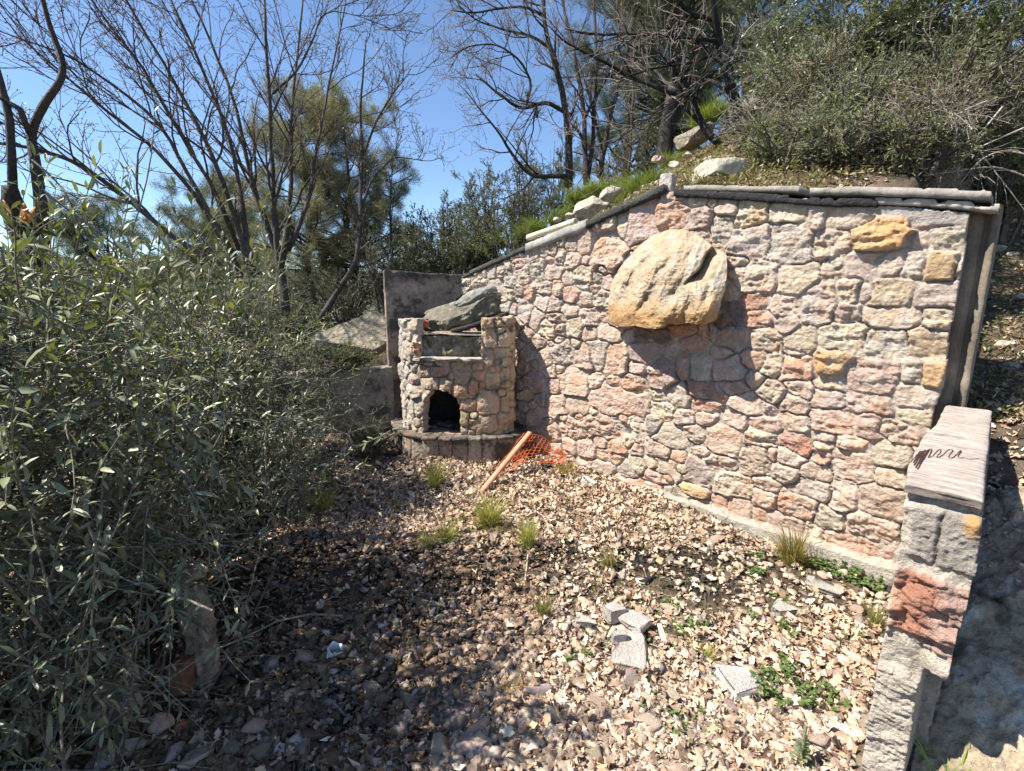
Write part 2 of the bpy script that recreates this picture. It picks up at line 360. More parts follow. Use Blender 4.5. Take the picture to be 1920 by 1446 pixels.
# ---- the big wall
up = """430 205 45 22 P;520 215 50 30 T;585 225 28 24 T;650 245 55 45 P;750 265 62 68 Y;915 265 75 52 T;1030 285 45 58 P;1190 285 105 48 T;1305 350 118 78 O .5;1095 410 70 62 T;1300 480 20 20 W
;1560 310 110 26 W;1470 400 50 34 T;1600 380 75 48 W;275 320 62 75 P;205 330 32 62 W;410 285 68 54 S;530 290 48 46 V;620 345 44 62 G;745 400 78 64 W;915 400 84 82 B;130 425 68 78 S;40 400 34 44 P;30 550 34 50 W
;1560 505 72 68 O;1440 495 52 60 W;1652 510 28 45 B;1225 495 84 52 W;1345 500 60 45 P;1095 515 50 44 W;945 560 90 58 Y;770 550 92 62 G;690 480 44 26 P;1160 605 52 50 T;1245 610 34 34 G;1360 610 88 55 Y;1555 625 108 48 G
;1040 660 72 88 G;770 650 60 34 R;895 665 68 40 T;1160 700 58 38 V;1355 725 120 44 T;1550 730 72 50 T;775 725 55 34 R;650 715 60 58 D;910 760 50 40 P;820 820 74 45 T;965 820 72 58 T;1140 810 94 56 T;1310 835 90 54 G;1520 830 90 66 T
;1100 910 78 54 O;765 900 50 38 S;845 920 48 42 T;945 930 72 50 S;1240 980 108 70 P;1535 965 58 52 O;1440 960 48 48 G;1095 1010 78 34 T;850 1045 60 40 T;960 1040 60 40 P
;660 815 72 46 V;510 835 58 34 S;455 780 48 28 S;545 785 24 24 S;585 790 20 38 G;290 795 38 30 D;370 805 38 34 D;405 865 24 34 B;300 880 58 44 V;455 915 34 58 S;540 930 48 54 B;615 875 50 32 G;645 935 70 52 V;370 955 58 74 V;540 1030 64 34 R;665 1015 52 25 P;545 1100 48 34 S;155 995 22 20 S;165 900 48 58 S;250 1010 50 34 S;95 870 38 58 G;60 720 50 40 W;120 640 50 36 W;130 790 50 34 P"""
lo = """1075 210 50 30 P;760 130 65 25 P;585 180 55 70 P;530 175 20 30 P;745 335 95 40 W;640 370 55 55 T;745 405 80 60 T;935 390 95 58 G;1165 410 130 60 P;1450 380 140 70 T;970 500 120 70 P;1170 540 72 72 P;1300 545 70 45 T;1390 600 85 45 P;1430 480 100 45 T
;760 520 75 52 P;600 535 90 45 P;760 630 92 58 R;910 605 65 30 G;915 640 55 25 P;560 610 88 48 W;630 700 28 38 S;520 730 85 70 P;900 710 60 30 S;1085 770 115 90 P;1085 640 100 45 P;1290 710 120 65 W;1300 830 90 60 T;350 620 90 80 P;415 510 60 45 P;60 610 85 55 W;90 710 40 35 S;225 810 88 65 B
;385 880 110 55 T;195 905 65 30 O;335 735 90 30 P;330 980 42 50 S;430 1000 60 55 S;580 950 65 50 S;565 1040 38 36 S;690 800 75 45 G;870 810 90 45 P;850 900 110 50 G;755 990 100 62 S;1035 935 75 85 P;1235 970 120 90 P;950 1080 80 60 G;1180 1110 130 70 P;700 1090 90 50 P;870 1150 50 50 T;1070 1200 160 62 S;1270 1260 40 38 R;590 870 60 40 P
;0 440 60 50 T;130 490 55 40 P;250 500 60 40 P;240 690 50 25 P;20 780 70 45 T;30 830 30 20 R"""
le = """1660 400 180 200 S;105 770 50 75 W;205 750 52 105 T;290 680 25 60 P;370 660 50 65 G;470 660 50 60 G;565 590 40 55 G;570 740 60 85 B;670 570 75 75 P;830 450 65 95 P;950 410 50 85 W;1060 390 50 100 P;1150 320 45 60 P;1270 330 65 95 P;1140 500 60 90 P;1430 340 85 90 P;1280 530 85 80 P;1430 530 50 60 P;1550 160 45 55 P;1680 110 85 80 W;420 840 80 85 G;290 790 45 60 G;550 900 50 60 Y;800 890 55 95 S;880 640 70 120 G;1070 660 105 75 P
;1115 850 55 100 S;960 860 65 70 G;930 990 75 80 G;670 860 45 55 G;1210 730 60 80 P;1380 740 105 90 G;1270 910 95 75 S;1080 1020 70 90 P;1550 720 50 60 P;1570 950 130 110 P;1240 1120 100 75 P;740 1100 80 110 G;860 1190 60 110 G;1560 1170 140 90 T;1320 1270 100 110 T;1100 1180 90 55 P;1000 1310 90 90 P;740 1360 80 70 G;720 690 80 100 W;540 1060 50 60 W;610 1090 50 60 G;1470 1350 90 70 P;1700 1360 100 80 P"""
l2 = """225 205 50 65 G;355 230 55 90 T;510 190 90 85 W;690 230 75 90 P;820 200 60 110 G;960 220 75 120 S;945 435 45 45 S;1130 460 95 60 S;1145 310 70 50 P;620 440 120 110 P;430 480 60 70 P;455 620 80 80 P;640 640 95 70 P;990 600 240 110 P;880 820 170 90 P;600 840 90 70 P;960 980 60 60 S;980 1080 40 45 S;1140 1010 45 45 P;850 1050 45 45 S;720 1000 80 70 P;1290 1230 95 50 P;1280 1130 70 40 T;1280 790 60 70 B;1330 560 70 60 T;1400 900 100 45 P;580 980 50 50 S;780 440 60 60 P;1320 1010 90 60 P"""
PX = parse(up, 2.286, 1080, 280) + parse(lo, 3.013, 1240, 620) + parse(le, 6., 860, 400) + parse(l2, 4.519, 940, 620)
seeds, cols = [], []
for (cx, cy, rx, ry, c, ro) in PX:
    s0, z0 = s_z(cx, cy); sl_, _ = s_z(cx - rx, cy); sr_, _ = s_z(cx + rx, cy); _, za = s_z(cx, cy - ry); _, zb = s_z(cx, cy + ry)
    s0, z0 = float(s0), float(z0); ru, rz = abs(float(sl_ - sr_)) / 2, abs(float(za - zb)) / 2
    A = np.array([q[:4] for q in seeds]) if seeds else np.zeros((0, 4))
    if len(A) and np.hypot((A[:, 0]-s0)/(A[:, 2]+ru), (A[:, 1]-z0)/(A[:, 3]+rz)).min() < .55: continue
    lift = .028 if c == 'O' else 0.
    seeds.append((s0, z0, ru * 1.02, rz * 1.02, -ro, lift)); cols.append(c)
S_R = float(s_z(1800, 560)[0]); S_L = float(s_z(866, 520)[0]) + .12
topS = []
for (x_, y_) in [(1815, 400), (1640, 384), (1500, 372), (1285, 358), (1240, 362), (1100, 425), (985, 470), (870, 518)]:
    a_, b_ = s_z(x_, y_); topS.append((float(a_), float(b_)))
topS.sort(); tS, tZ = zip(*topS)
def wall_top(s): return np.interp(s, tS, tZ)
def size_(u, z): return float(np.interp(u, [0, 1.5, 3, 4], [.095, .088, .08, .068]))
def pick_(u, z, rg):
    pal = 'PPPWTGPTSW' if u < 1.8 else ('GGWBTPYGG' if z > 1.3 and u > 2.6 else 'PPPPWTSGVP'); return pal[rg.randint(len(pal))]
fill_seeds(seeds, cols, S_R - .05, S_L, -.05, 2.5, size_, pick_, 3, 1.3, ok=lambda u, z: z < wall_top(u) - .02, tries=9000)
step = .0062
us = np.arange(S_R, S_L, step); zs = np.arange(-.1, 2.42, step); U, Z = np.meshgrid(us, zs)
h, c, mk_ = relief(U, Z, seeds, cols, mrec=0, seed=1)
mrec = (.010 * sst(.5, 2.0, U.ravel()) + .000) * (1 - mk_); 
h = h - mrec
# concrete footing ledge at the base
foot = H(*(fromSW(U.ravel(), -.0, 0.)[:, :2].T)) + .03
fb = float(np.mean(foot)); zl = Z.ravel() - (np.interp(U.ravel(), [-.3, .35, 1.6, 4], [.175, .17, .17, .12]) + .012 * fbm(P3(U.ravel()*6, 0*U.ravel()), 2, 31))
led = sst(.01, -.01, zl); h = h * (1 - led) + (.055 + .006 * fbm(P3(U.ravel(), Z.ravel()) * 20, 3, 33)) * led; c = c * (1 - led[:, None]) + np.array([.42, .40, .35]) * led[:, None]
# render skim near the top right corner
sk = sst(.0, .03, Z.ravel() - (wall_top(U.ravel()) - .075 + .02 * fbm(P3(U.ravel() * 8, 0 * U.ravel()), 3, 35))) * sst(.85, .6, U.ravel())
h = h * (1 - sk) + (.012 + .006 * fbm(P3(U.ravel(), Z.ravel()) * 22, 4, 36)) * sk; c = c * (1 - sk[:, None]) + np.array([.40, .37, .34]) * sk[:, None]
# greyer lichen tint toward the upper left, long running crack
gl = (sst(2.4, 3.6, U.ravel()) * sst(.7, 1.5, Z.ravel()) * .38)[:, None]; c = c * (1 - gl) + np.array([.39, .37, .32]) * gl
c = c * [.95, .92, .915]; base = fromSW(U, np.zeros_like(U), Z); Pw = base - NB * h.reshape(U.shape)[..., None]
uc, zc = (U[:-1, :-1] + step/2), (Z[:-1, :-1] + step/2)
right_edge = S_R + .02 + .018 * fbm(P3(zc * 5, zc * 0), 3, 41) - .004 * np.abs(vn(P3(zc * 9, zc * 0), 42) * 2)
cm = (zc < wall_top(uc) + .008 * fbm(P3(uc * 10, 0 * uc), 3, 40)) & (uc > right_edge)
wall = thing('stone_wall', 'tall mortared wall of pink, grey and ochre rubble stones beside the patio', 'wall', fromSW(np.array(1.7), .1, .1))
under(wall, shell('stone_face', Pw, cm, NB * .26, MAT['stone'], c, smooth=True))
# rear core
A_ = Acc(); sg = np.linspace(S_R + .06, S_L, 40)
for a0, a1 in zip(sg[:-1], sg[1:]):
    zt = min(wall_top(a0), wall_top(a1)) - .01
    v = np.array([fromSW(np.array(s_), w_, z_) for s_ in (a0, a1) for w_ in (.03, .27) for z_ in (-.2, zt)]); A_.add(v, np.array([(0, 1, 3, 2), (4, 6, 7, 5), (0, 4, 5, 1), (2, 3, 7, 6), (0, 2, 6, 4), (1, 5, 7, 3)]), (.4, .37, .33))
under(wall, A_.build('rear_core', MAT['concrete']))
# end pier: grooved cast concrete post set back behind the right end
def slab_prof(prof, z0f, z1f, n=60):   # prof: list of (s, w) outline front side; z functions
    Vv, Ff = [], []; k = len(prof)
    for i in range(n + 1):
        t = i / n
        for (s_, w_) in prof:
            z_ = z0f(s_) * (1 - t) + z1f(s_) * t; p = fromSW(np.array(s_), w_, z_); Vv.append(p)
    Vv = np.array(Vv); Vv[:, :2] += .016 * fbm(Vv * 9, 5, 4)[:, None]
    for i in range(n):
        for j in range(k - 1): a = i * k + j; Ff.append((a, a + 1, a + k + 1, a + k))
    return Vv, [np.array(Ff), np.array([[n * k + j for j in range(k)][::-1]])]
er = S_R
prof = [(er + .03, .10), (er - .012, .075), (er - .016, .09), (er - .03, .095), (er - .034, .12), (er - .05, .125), (er - .055, .09), (er - .078, .07), (er - .086, .10), (er - .086, .30), (er + .03, .30)]
v, f = slab_prof(prof, lambda s: .6, lambda s: 2.0, 90)
under(wall, mk('end_pier', v, f, MAT['concrete'], np.array([.19, .16, .125]) * (1 + .6 * fbm(v * [6, 6, 9], 4, 3))[:, None], smooth=False))
# ---- coping, charred beam, pipe
def strip(name, pts, th, fr, bk, mat, col, parent, seed=0, nw=6, off=0.0, jag=.004, cap=True, nseg=140):
    """a bar that runs along the wall top: pts = photo pixels of its lower front edge, th its height, from fr in front to bk behind the face"""
    sz = np.array([[float(q) for q in s_z(x, y, fr)] for x, y in pts]); sz = resample(sz, nseg) if len(pts) > 2 else np.stack([np.interp(np.linspace(0, 1, nseg), [0, 1], sz[:, i]) for i in (0, 1)], 1)
    ring = [(-fr, 0), (-fr, th*.5), (-fr, th*.95), (-fr + .004, th), (bk*.5, th * 1.02), (bk, th), (bk, 0), (bk*.5, 0)]
    Vv = np.array([[fromSW(np.array(s_), w_, z_ + dz) for (w_, dz) in ring] for s_, z_ in sz]); K = len(ring)
    n3 = fbm(Vv * 40, 2, seed)[..., None] * jag * .3 + np.where(np.array([0, 0, 1, 1, 1, 0, 0, 0])[None, :, None] > 0, -jag * 1.2 * sst(.12, .3, fbm(Vv * 16, 4, seed + 3))[..., None] * np.array([.2, -.5, 1.]) / 1., 0); Vv = Vv + n3 * np.array([1, 1, 1.]); Vv = Vv.reshape(-1, 3)
    i = np.arange(nseg-1)[:, None] * K; j = np.arange(K)[None]; q = np.stack([i + j, i + (j+1) % K, i + K + (j+1) % K, i + K + j], -1).reshape(-1, 4)
    caps = np.array([list(range(K))[::-1], [(nseg-1) * K + t for t in range(K)]])
    cc_ = np.array(col) * (1 + .45 * fbm(Vv * [14, 14, 20], 4, seed + 9))[:, None]; return under(parent, mk(name, Vv, [q, caps], mat, cc_))
strip('coping_slab', [(1282, 357), (1498, 361)], .034, .035, .28, MAT['concrete'], (.29, .265, .225), wall, 1)
strip('coping_slab', [(1518, 364), (1600, 365), (1858, 373)], .040, .045, .28, MAT['concrete'], (.27, .245, .215), wall, 2, jag=.006)
strip('render_band', [(1625, 382), (1740, 386), (1872, 397)], .032, .025, .27, MAT['concrete'], (.36, .325, .29), wall, 5, jag=.012)
strip('charred_beam', [(1262, 368), (1400, 376), (1560, 388), (1645, 388)], .046, .034, .2, MAT['char'], (.018, .017, .019), wall, 3, jag=.012)
strip('charred_beam', [(1243, 361), (1150, 404), (1098, 428)], .055, .04, .24, MAT['char'], (.045, .043, .042), wall, 4, jag=.010)
strip('edge_slab', [(1098, 430), (1040, 452), (985, 474)], .075, .03, .24, MAT['concrete'], (.34, .32, .29), wall, 6)
strip('charred_beam', [(985, 470), (925, 496), (868, 522)], .045, .02, .22, MAT['char'], (.055, .048, .042), wall, 7, jag=.012)
# cream gutter pipe on the slab
pp = np.array([onwall(990, 446, .0), onwall(1080, 415, .0)]); pp = resample(pp, 14)
v, f = tubes(pp[None], .026, 14); o = mk('gutter_pipe', v, f, MAT['concrete'], (.56, .50, .36), smooth=True); settle(o)
tag(o, 'short cream plastic pipe lying along the sloping top edge of the stone wall', 'pipe')
sol = o.modifiers.new('thick', 'SOLIDIFY'); sol.thickness = .004
def rbox(name, P, size, rz, ry, col, mat, lab, cat, seed=1, group=None, rx=0., cut=0):
    V_, F_ = ico(5); V_ = V_.copy(); V_ = np.sign(V_) * np.abs(V_) ** .16; rg = np.random.RandomState(seed * 7)
    for k in range(cut):
        a_ = rg.uniform(0, 6.28); n = nrm(np.array([math.cos(a_), math.sin(a_), rg.normal(0, .12)])); d = rg.uniform(.35, .85) * np.abs(V_ @ n).max(); V_ -= np.maximum(0, V_ @ n - d)[:, None] * n
    V_ = V_ * np.array(size) / 2; V_ = V_ + .005 * fbm(V_ * 30, 4, seed)[:, None] * [1, 1, .6] + .002 * fbm(V_ * 120, 2, seed)[:, None]
    o = mk(name, V_ @ rot(rx, ry, rz).T + np.asarray(P), F_, mat, np.array(col) * (1 + .2 * fbm(V_ * 30, 3, seed))[:, None]); settle(o); tag(o, lab, cat, group); return o
rbox('brick_block', onwall(1252, 345, -.06), (.09, .08, .12), -.7, .06, (.46, .40, .37), MAT['rock'], 'small upright grey-pink block standing at the peak of the wall coping', 'block', 4)

# ---- the jutting boulder
ol = [(1143, 603, .10), (1141, 585, .07), (1142, 560, .05), (1152, 520, .03), (1164, 497, .02), (1180, 482, .02), (1205, 456, .02), (1230, 440, .02), (1262, 430, .02), (1290, 434, .03), (1315, 446, .06), (1334, 460, .09), (1340, 466, .10), (1352, 461, .10), (1362, 478, .12), (1364, 500, .13), (1361, 530, .16), (1352, 565, .22), (1343, 600, .28), (1325, 608, .32), (1290, 606, .34), (1252, 607, .36), (1232, 617, .36), (1218, 616, .34), (1190, 611, .28), (1160, 612, .18)]
inn = [(1190, 510, .16), (1165, 560, .17), (1165, 590, .22), (1215, 480, .15), (1250, 460, .13), (1290, 460, .15), (1320, 475, .14), (1235, 520, .26), (1275, 510, .27), (1215, 560, .30), (1255, 560, .34), (1300, 555, .32), (1200, 595, .32), (1250, 592, .40), (1310, 590, .38), (1330, 540, .27), (1345, 500, .18), (1335, 575, .33), (1300, 490, .22)]
def tps(pts, q):
    X = np.array([p[:2] for p in pts], float) / 100; y = np.array([p[2] for p in pts]); n = len(X)
    K = lambda r2: np.where(r2 > 1e-9, r2 * np.log(r2 + 1e-9), 0)
    A = np.zeros((n+3, n+3)); A[:n, :n] = K(((X[:, None]-X[None])**2).sum(-1)) + np.eye(n) * .01; A[:n, n] = 1; A[:n, n+1:] = X; A[n, :n] = 1; A[n+1:, :n] = X.T
    w = np.linalg.solve(A, np.concatenate([y, [0, 0, 0]])); q = q / 100
    return K(((q[:, None]-X[None])**2).sum(-1)) @ w[:n] + w[n] + q @ w[n+1:]
cx, cy = 1256., 530.
olp = np.array([o_[:2] for o_ in ol], float); ang = np.arctan2(olp[:, 1]-cy, olp[:, 0]-cx); rad_ = np.hypot(olp[:, 1]-cy, olp[:, 0]-cx); od = np.argsort(ang)
NT, NR = 420, 120; th = np.linspace(-np.pi, np.pi, NT, endpoint=False); Ro = np.interp(th, ang[od], rad_[od], period=2*np.pi) * (1 + .012 * fbm(P3(np.cos(th)*5, np.sin(th)*5), 3, 3))
rr_ = np.linspace(0.004, 1, NR); RR, TT = np.meshgrid(rr_, th, indexing='ij')
qx = cx + RR * Ro[None] * np.cos(TT); qy = cy + RR * Ro[None] * np.sin(TT); Q = np.stack([qx, qy], -1).reshape(-1, 2)
off = tps(ol + inn, Q); q3 = np.concatenate([Q / 100, np.zeros((len(Q), 1))], 1)
du = (Q[:, 0] - Q[:, 1] * -.45) / 100; dv = (Q[:, 1] + Q[:, 0] * -.45) / 100
lobe = sst(0, 18, (Q - [1342., 462.]) @ np.array([.8, .6])); off += .062 * (ridge(np.stack([du * 2.6, dv * .9, 0*du], -1), 3, 9) - .55) * (1 - .6 * lobe) + .024 * fbm(q3 * 5, 6, 4, .6) + .010 * (ridge(q3 * 12, 3, 14) - .6)
lA, lB = np.array([1342., 462.]), np.array([1294., 526.]); ld = (lB - lA) / np.hypot(*(lB - lA)); ta = (Q - lA) @ ld / np.hypot(*(lB - lA)); sdn = (Q - lA) @ np.array([-ld[1], ld[0]]) * -1 + 3 * np.sin(ta * 7)
wdw = sst(-.15, .05, ta) * sst(1.25, .8, ta); off -= wdw * .17 * np.where(sdn > 0, np.exp(-sdn / (7 + 12 * (1 - np.clip(ta, 0, 1)))), np.exp(-(sdn / 2.5) ** 2))
def hollow(cx_, cy_, la, lb, ang_, dp):
    g = Q - [cx_, cy_]; c_, s_ = math.cos(ang_), math.sin(ang_); a_ = g[:, 0]*c_ + g[:, 1]*s_; b_ = -g[:, 0]*s_ + g[:, 1]*c_; return dp * np.exp(-((a_/la)**2 + (np.where(b_ > 0, b_/lb, b_/(lb*.75)))**2))
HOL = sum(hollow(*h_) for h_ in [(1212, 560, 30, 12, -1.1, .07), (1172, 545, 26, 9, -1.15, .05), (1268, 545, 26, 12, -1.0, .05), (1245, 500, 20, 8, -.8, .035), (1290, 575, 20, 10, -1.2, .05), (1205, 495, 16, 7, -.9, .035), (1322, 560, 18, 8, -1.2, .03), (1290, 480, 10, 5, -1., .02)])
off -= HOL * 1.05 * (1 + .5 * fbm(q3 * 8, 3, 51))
off = np.maximum(off * .84, .012)
Pb = onwall(Q[:, 0], Q[:, 1], off)
yy = sst(548, 600, Q[:, 1] + 14 * fbm(q3 * 8, 3, 6))[:, None]
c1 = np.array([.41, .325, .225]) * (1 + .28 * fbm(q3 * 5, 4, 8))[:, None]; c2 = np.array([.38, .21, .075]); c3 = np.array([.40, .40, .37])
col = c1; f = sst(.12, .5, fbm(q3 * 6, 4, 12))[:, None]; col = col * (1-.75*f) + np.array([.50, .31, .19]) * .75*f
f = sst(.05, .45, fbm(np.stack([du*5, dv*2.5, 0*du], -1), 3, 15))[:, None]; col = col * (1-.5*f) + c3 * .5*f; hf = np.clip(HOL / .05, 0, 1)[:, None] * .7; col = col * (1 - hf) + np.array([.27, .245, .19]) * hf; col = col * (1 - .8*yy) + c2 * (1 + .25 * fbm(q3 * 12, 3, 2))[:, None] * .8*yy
i = np.arange(NR-1)[:, None] * NT; j = np.arange(NT)[None]; q_ = np.stack([i + j, i + NT + j, i + NT + (j+1) % NT, i + (j+1) % NT], -1).reshape(-1, 4)
ring = Pb[-NT:]; ws = SW(ring)[1]; rings = [Pb]; cl = [col]; qs = [q_]; prev = (NR-1) * NT; n0 = NR * NT
inner = onwall(cx + (Q[-NT:, 0] - cx) * .86, cy + (Q[-NT:, 1] - cy) * .90, -.03)
for k in range(1, 9):
    t = k / 8; p = ring * (1 - t) + inner * t; p = p + .010 * fbm(p * 14, 3, 5)[:, None]
    rings.append(p); cl.append(np.tile([.50, .33, .17], (NT, 1))); jj = np.arange(NT)
    qs.append(np.stack([prev + jj, n0 + jj, n0 + (jj+1) % NT, prev + (jj+1) % NT], -1)); prev = n0; n0 += NT
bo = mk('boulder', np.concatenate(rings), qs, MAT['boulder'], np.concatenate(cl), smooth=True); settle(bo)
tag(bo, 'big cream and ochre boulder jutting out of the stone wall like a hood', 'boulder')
# ------------------------------------------------------------------ low wall that runs out from the big wall
CA = np.array([1.15, 1.30, 0]); RUN = NB.copy(); CRS = D.copy()      # its near left corner; it runs along RUN, its end face spans CRS
par = thing('low_wall', 'waist-high broken stub wall ending in a red stone and rough stucco, right edge', 'wall', (1.22, 1.25, 0.))
stp = .0042; W_ = .165
Ug, Zg = np.meshgrid(np.arange(-.004, W_ + .02, stp), np.arange(-.08, 1.045, stp)); u, z = Ug.ravel(), Zg.ravel()
q = P3(u, z)
def zat(py): # height on the end face seen at photo row py
    r = ray(1730, py); return float(EYE + r[2] * 1.27 / r[1])
zc1, zc2, zr1, zr2, zs = zat(955), zat(1050), zat(1068), zat(1185), zat(1255)
jag = lambda a, s: a * fbm(P3(u * 22, 0 * u, s), 4, s)
h = .018 * fbm(q * 18, 6, 60, .66) + .01 * (ridge(q * [20, 30, 1], 4, 6) - .6) ; col = np.tile([.50, .44, .37], (len(u), 1)) * (1 + .15 * fbm(q * 20, 3, 61))[:, None]
f = (sst(zc2, zc2 + .01, z + jag(.02, 1)) * sst(zc1 + .012, zc1, z + jag(.015, 2)))          # grey concrete blocks
f = f * sst(.02, .03, u + .01 * fbm(P3(z * 20, 0*z), 3, 8)); jt = np.exp(-((u - .088 + .004 * fbm(P3(z*30, 0*z), 2, 4)) / .005) ** 2)
h = h * (1 - .65 * f) + f * (.006 - .012 * jt + .006 * fbm(q * 90, 3, 62)); col = col * (1 - f[:, None]) + np.array([.36, .325, .285]) * (1 - .3 * jt)[:, None] * f[:, None]
fr = sst(zr2 - .02, zr2, z + jag(.03, 3) - .10 * (.1 - u)) * sst(zr1 + .012, zr1, z + jag(.02, 5) - .10 * (.08 - u))                             # red stone
h += fr * (.016 + .05 * (np.abs(fbm(q * [10, 14, 1], 4, 63)) - .2) + .014 * fbm(q * [10, 40, 1], 5, 64, .65) - .012 * sst(.03, .0, np.abs(fbm(q * [6, 12, 1], 2, 90))))
g1 = sst(.1, .5, fbm(q * 14, 4, 65))[:, None]; g2 = sst(.085, .12, u + .02 * fbm(q*12, 3, 66))[:, None]
rc = np.array([.42, .205, .14]) * (1 - g1) + np.array([.56, .36, .24]) * g1; rc = rc * (1 - .7*g2) + np.array([.45, .33, .28]) * .7*g2; col = col * (1 - fr[:, None]) + rc * fr[:, None]
fo = np.exp(-(((u - .15) / .02) ** 2 + ((z - zc1 + .01) / .035) ** 2) ** 2); h += .012 * fo; col = col * (1 - fo[:, None]) + np.array([.55, .33, .14]) * fo[:, None]
top = sst(zc1 - .005, zc1 + .015, z + jag(.012, 9)); h -= .018 * top; hol = np.exp(-(((u - .03) / .012) ** 2 + ((z - zc1 - .02) / .010) ** 2)); h -= .02 * hol
st = sst(zs + .02, zs, z) * sst(.112, .104, u + .005 * fbm(P3(z * 14, 0*z), 3, 67)); h += st * (.016 + .0012 * np.sin((z * 330 + 5 * fbm(q * 12, 2, 68) + 12 * u)) + .006 * fbm(q * [25, 80, 1], 4, 70) + .004 * fbm(q * 120, 2, 69))
rc_ = sst(zs + .05 , zs - .01, z + jag(.02, 12)) * (1 - sst(.112, .104, u + .005 * fbm(P3(z * 14, 0*z), 3, 67))); h -= rc_ * .14
h += .030 * sst(zr2 - .01, zr2 - .05, z) * sst(zs + .02, zs + .07, z) * sst(.09, .13, u)
pe = sst(.022, .004, u + .012 * fbm(q * 16, 4, 91))[:, None]; col = col * (1 - .8*pe) + np.array([.58, .50, .43]) * .8*pe
Pp = CA + CRS * Ug[..., None] + np.array([0, 0, 1]) * Zg[..., None] - RUN * h.reshape(Ug.shape)[..., None]
uc, zc = Ug[:-1, :-1], Zg[:-1, :-1]
wr = np.interp(zc, [-.1, .2, zs, zr2, zr1, zc1, 1.1], [.142, .142, .150, .160, .165, .168, .150]) + .010 * fbm(P3(zc * 14, zc * 0), 4, 71)
wl = -.001 + .006 * fbm(P3(zc * 16, zc * 0), 4, 72) + .004
cm = (uc > wl) & (uc < wr) & (zc < 1.035)
under(par, shell('broken_end', Pp, cm, RUN * 1.42, MAT['stucco'], col, smooth=True))
# cap slab: weathered, wavy left edge, with a black scribble
NS, NWd = 560, 40; L_ = 1.40
tt = np.linspace(-.004, L_, NS); vv = np.linspace(0, 1, NWd); T2, V2 = np.meshgrid(tt, vv, indexing='ij')
le_ = -.018 * np.sin(np.clip(T2 / .9, 0, 1) * np.pi) - .004 + .005 * fbm(P3(T2 * 12, T2 * 0), 3, 73); ri_ =   .158 + .003 * fbm(P3(T2 * 14, T2 * 0), 3, 74)
Uu = le_ * (1 - V2) + ri_ * V2; ztop = 1.062 + .003 * fbm(P3(T2 * 5, Uu * 9), 3, 75) + .003 * fbm(P3(T2 * 70, Uu * 10), 3, 76) - .005 * np.abs(V2 * 2 - 1) ** 14 - .006 * sst(.006, -.004, T2 + .006*fbm(P3(Uu*40, Uu*0), 3, 7))
Pt = CA + RUN * T2[..., None] + CRS * Uu[..., None]; Pt[..., 2] = ztop
cs_ = np.array([.335, .285, .25]) * (1 + .45 * fbm(P3(T2.ravel() * 110, Uu.ravel() * 12), 4, 77))[:, None] * (1 + .12 * fbm(P3(T2.ravel() * 6, Uu.ravel() * 9), 3, 78))[:, None]
cap = under(par, shell('cap_slab', Pt, np.ones((NS-1, NWd-1), bool), np.array([0, 0, -.022]), MAT['concrete'], cs_ * (1 - .5 * (T2.ravel() < -.002))[:, None], smooth=False, rn=.003))
def captop(px, py):
    r = ray(px, py); t = (1.068 - EYE) / r[2]; p = r * t + np.array([0, 0, EYE]); q = p - CA; a = q @ RUN; b = q @ CRS
    i = int(np.clip(round((a + .004) / (L_ + .004) * (NS-1)), 0, NS-1)); j = int(np.clip(round((b - le_[i, 0]) / (ri_[i, 0] - le_[i, 0]) * (NWd-1)), 0, NWd-1)); p[2] = ztop[i, j] + .0014; return p
zig = [(222, 248), (262, 210), (228, 258), (272, 208), (232, 266), (280, 206), (238, 276), (288, 206), (245, 282), (296, 204), (268, 250), (290, 205), (302, 200), (300, 218), (286, 240), (306, 232), (330, 205), (338, 202), (336, 220), (318, 236), (322, 240), (346, 228), (366, 204), (386, 206), (372, 226), (364, 236), (372, 242), (394, 232), (412, 208), (418, 210), (404, 230), (400, 238), (430, 240), (452, 246), (470, 244), (482, 242)]
zz = np.array([(1600 + a / 2.047, 740 + b / 2.047) for a, b in zig]); zz = resample(np.c_[zz, zz[:, 0]*0], 260)
sp = np.array([captop(a, b) for a, b, _ in zz]); tg = nrm(np.gradient(sp, axis=0)); sd = nrm(np.cross(tg, [0, 0, 1.])); wdt = (.0015 + .0006 * fbm(P3(np.arange(260) * .3, 0), 2, 3))[:, None]
v = np.concatenate([sp - sd * wdt, sp + sd * wdt]); i = np.arange(259); o = mk('scribble', v, np.stack([i, i+1, i+261, i+260], -1), MAT['paint']); o.parent = cap

# ------------------------------------------------------------------ corner oven
YB = 4.62
ovc = np.array([(-1.10, 4.60), (-1.08, 4.40), (-1.01, 4.22), (-.90, 4.09), (-.72, 3.99), (-.47, 3.955), (-.22, 3.96), (-.03, 4.00), (.045, 4.12), (.05, 4.36)])
ovp = resample(np.c_[ovc, ovc[:, :1] * 0], 420)[:, :2]; ol_ = np.concatenate([[0], np.cumsum(np.hypot(*np.diff(ovp, axis=0).T))]); OL = ol_[-1]
def ovP(u, off):
    x = np.interp(u, ol_, ovp[:, 0]); y = np.interp(u, ol_, ovp[:, 1]); e = .01
    tx = np.interp(u + e, ol_, ovp[:, 0]) - np.interp(u - e, ol_, ovp[:, 0]); ty = np.interp(u + e, ol_, ovp[:, 1]) - np.interp(u - e, ol_, ovp[:, 1])
    l = np.hypot(tx, ty) + 1e-9; nx_, ny_ = ty / l, -tx / l
    return x + nx_ * off, y + ny_ * off
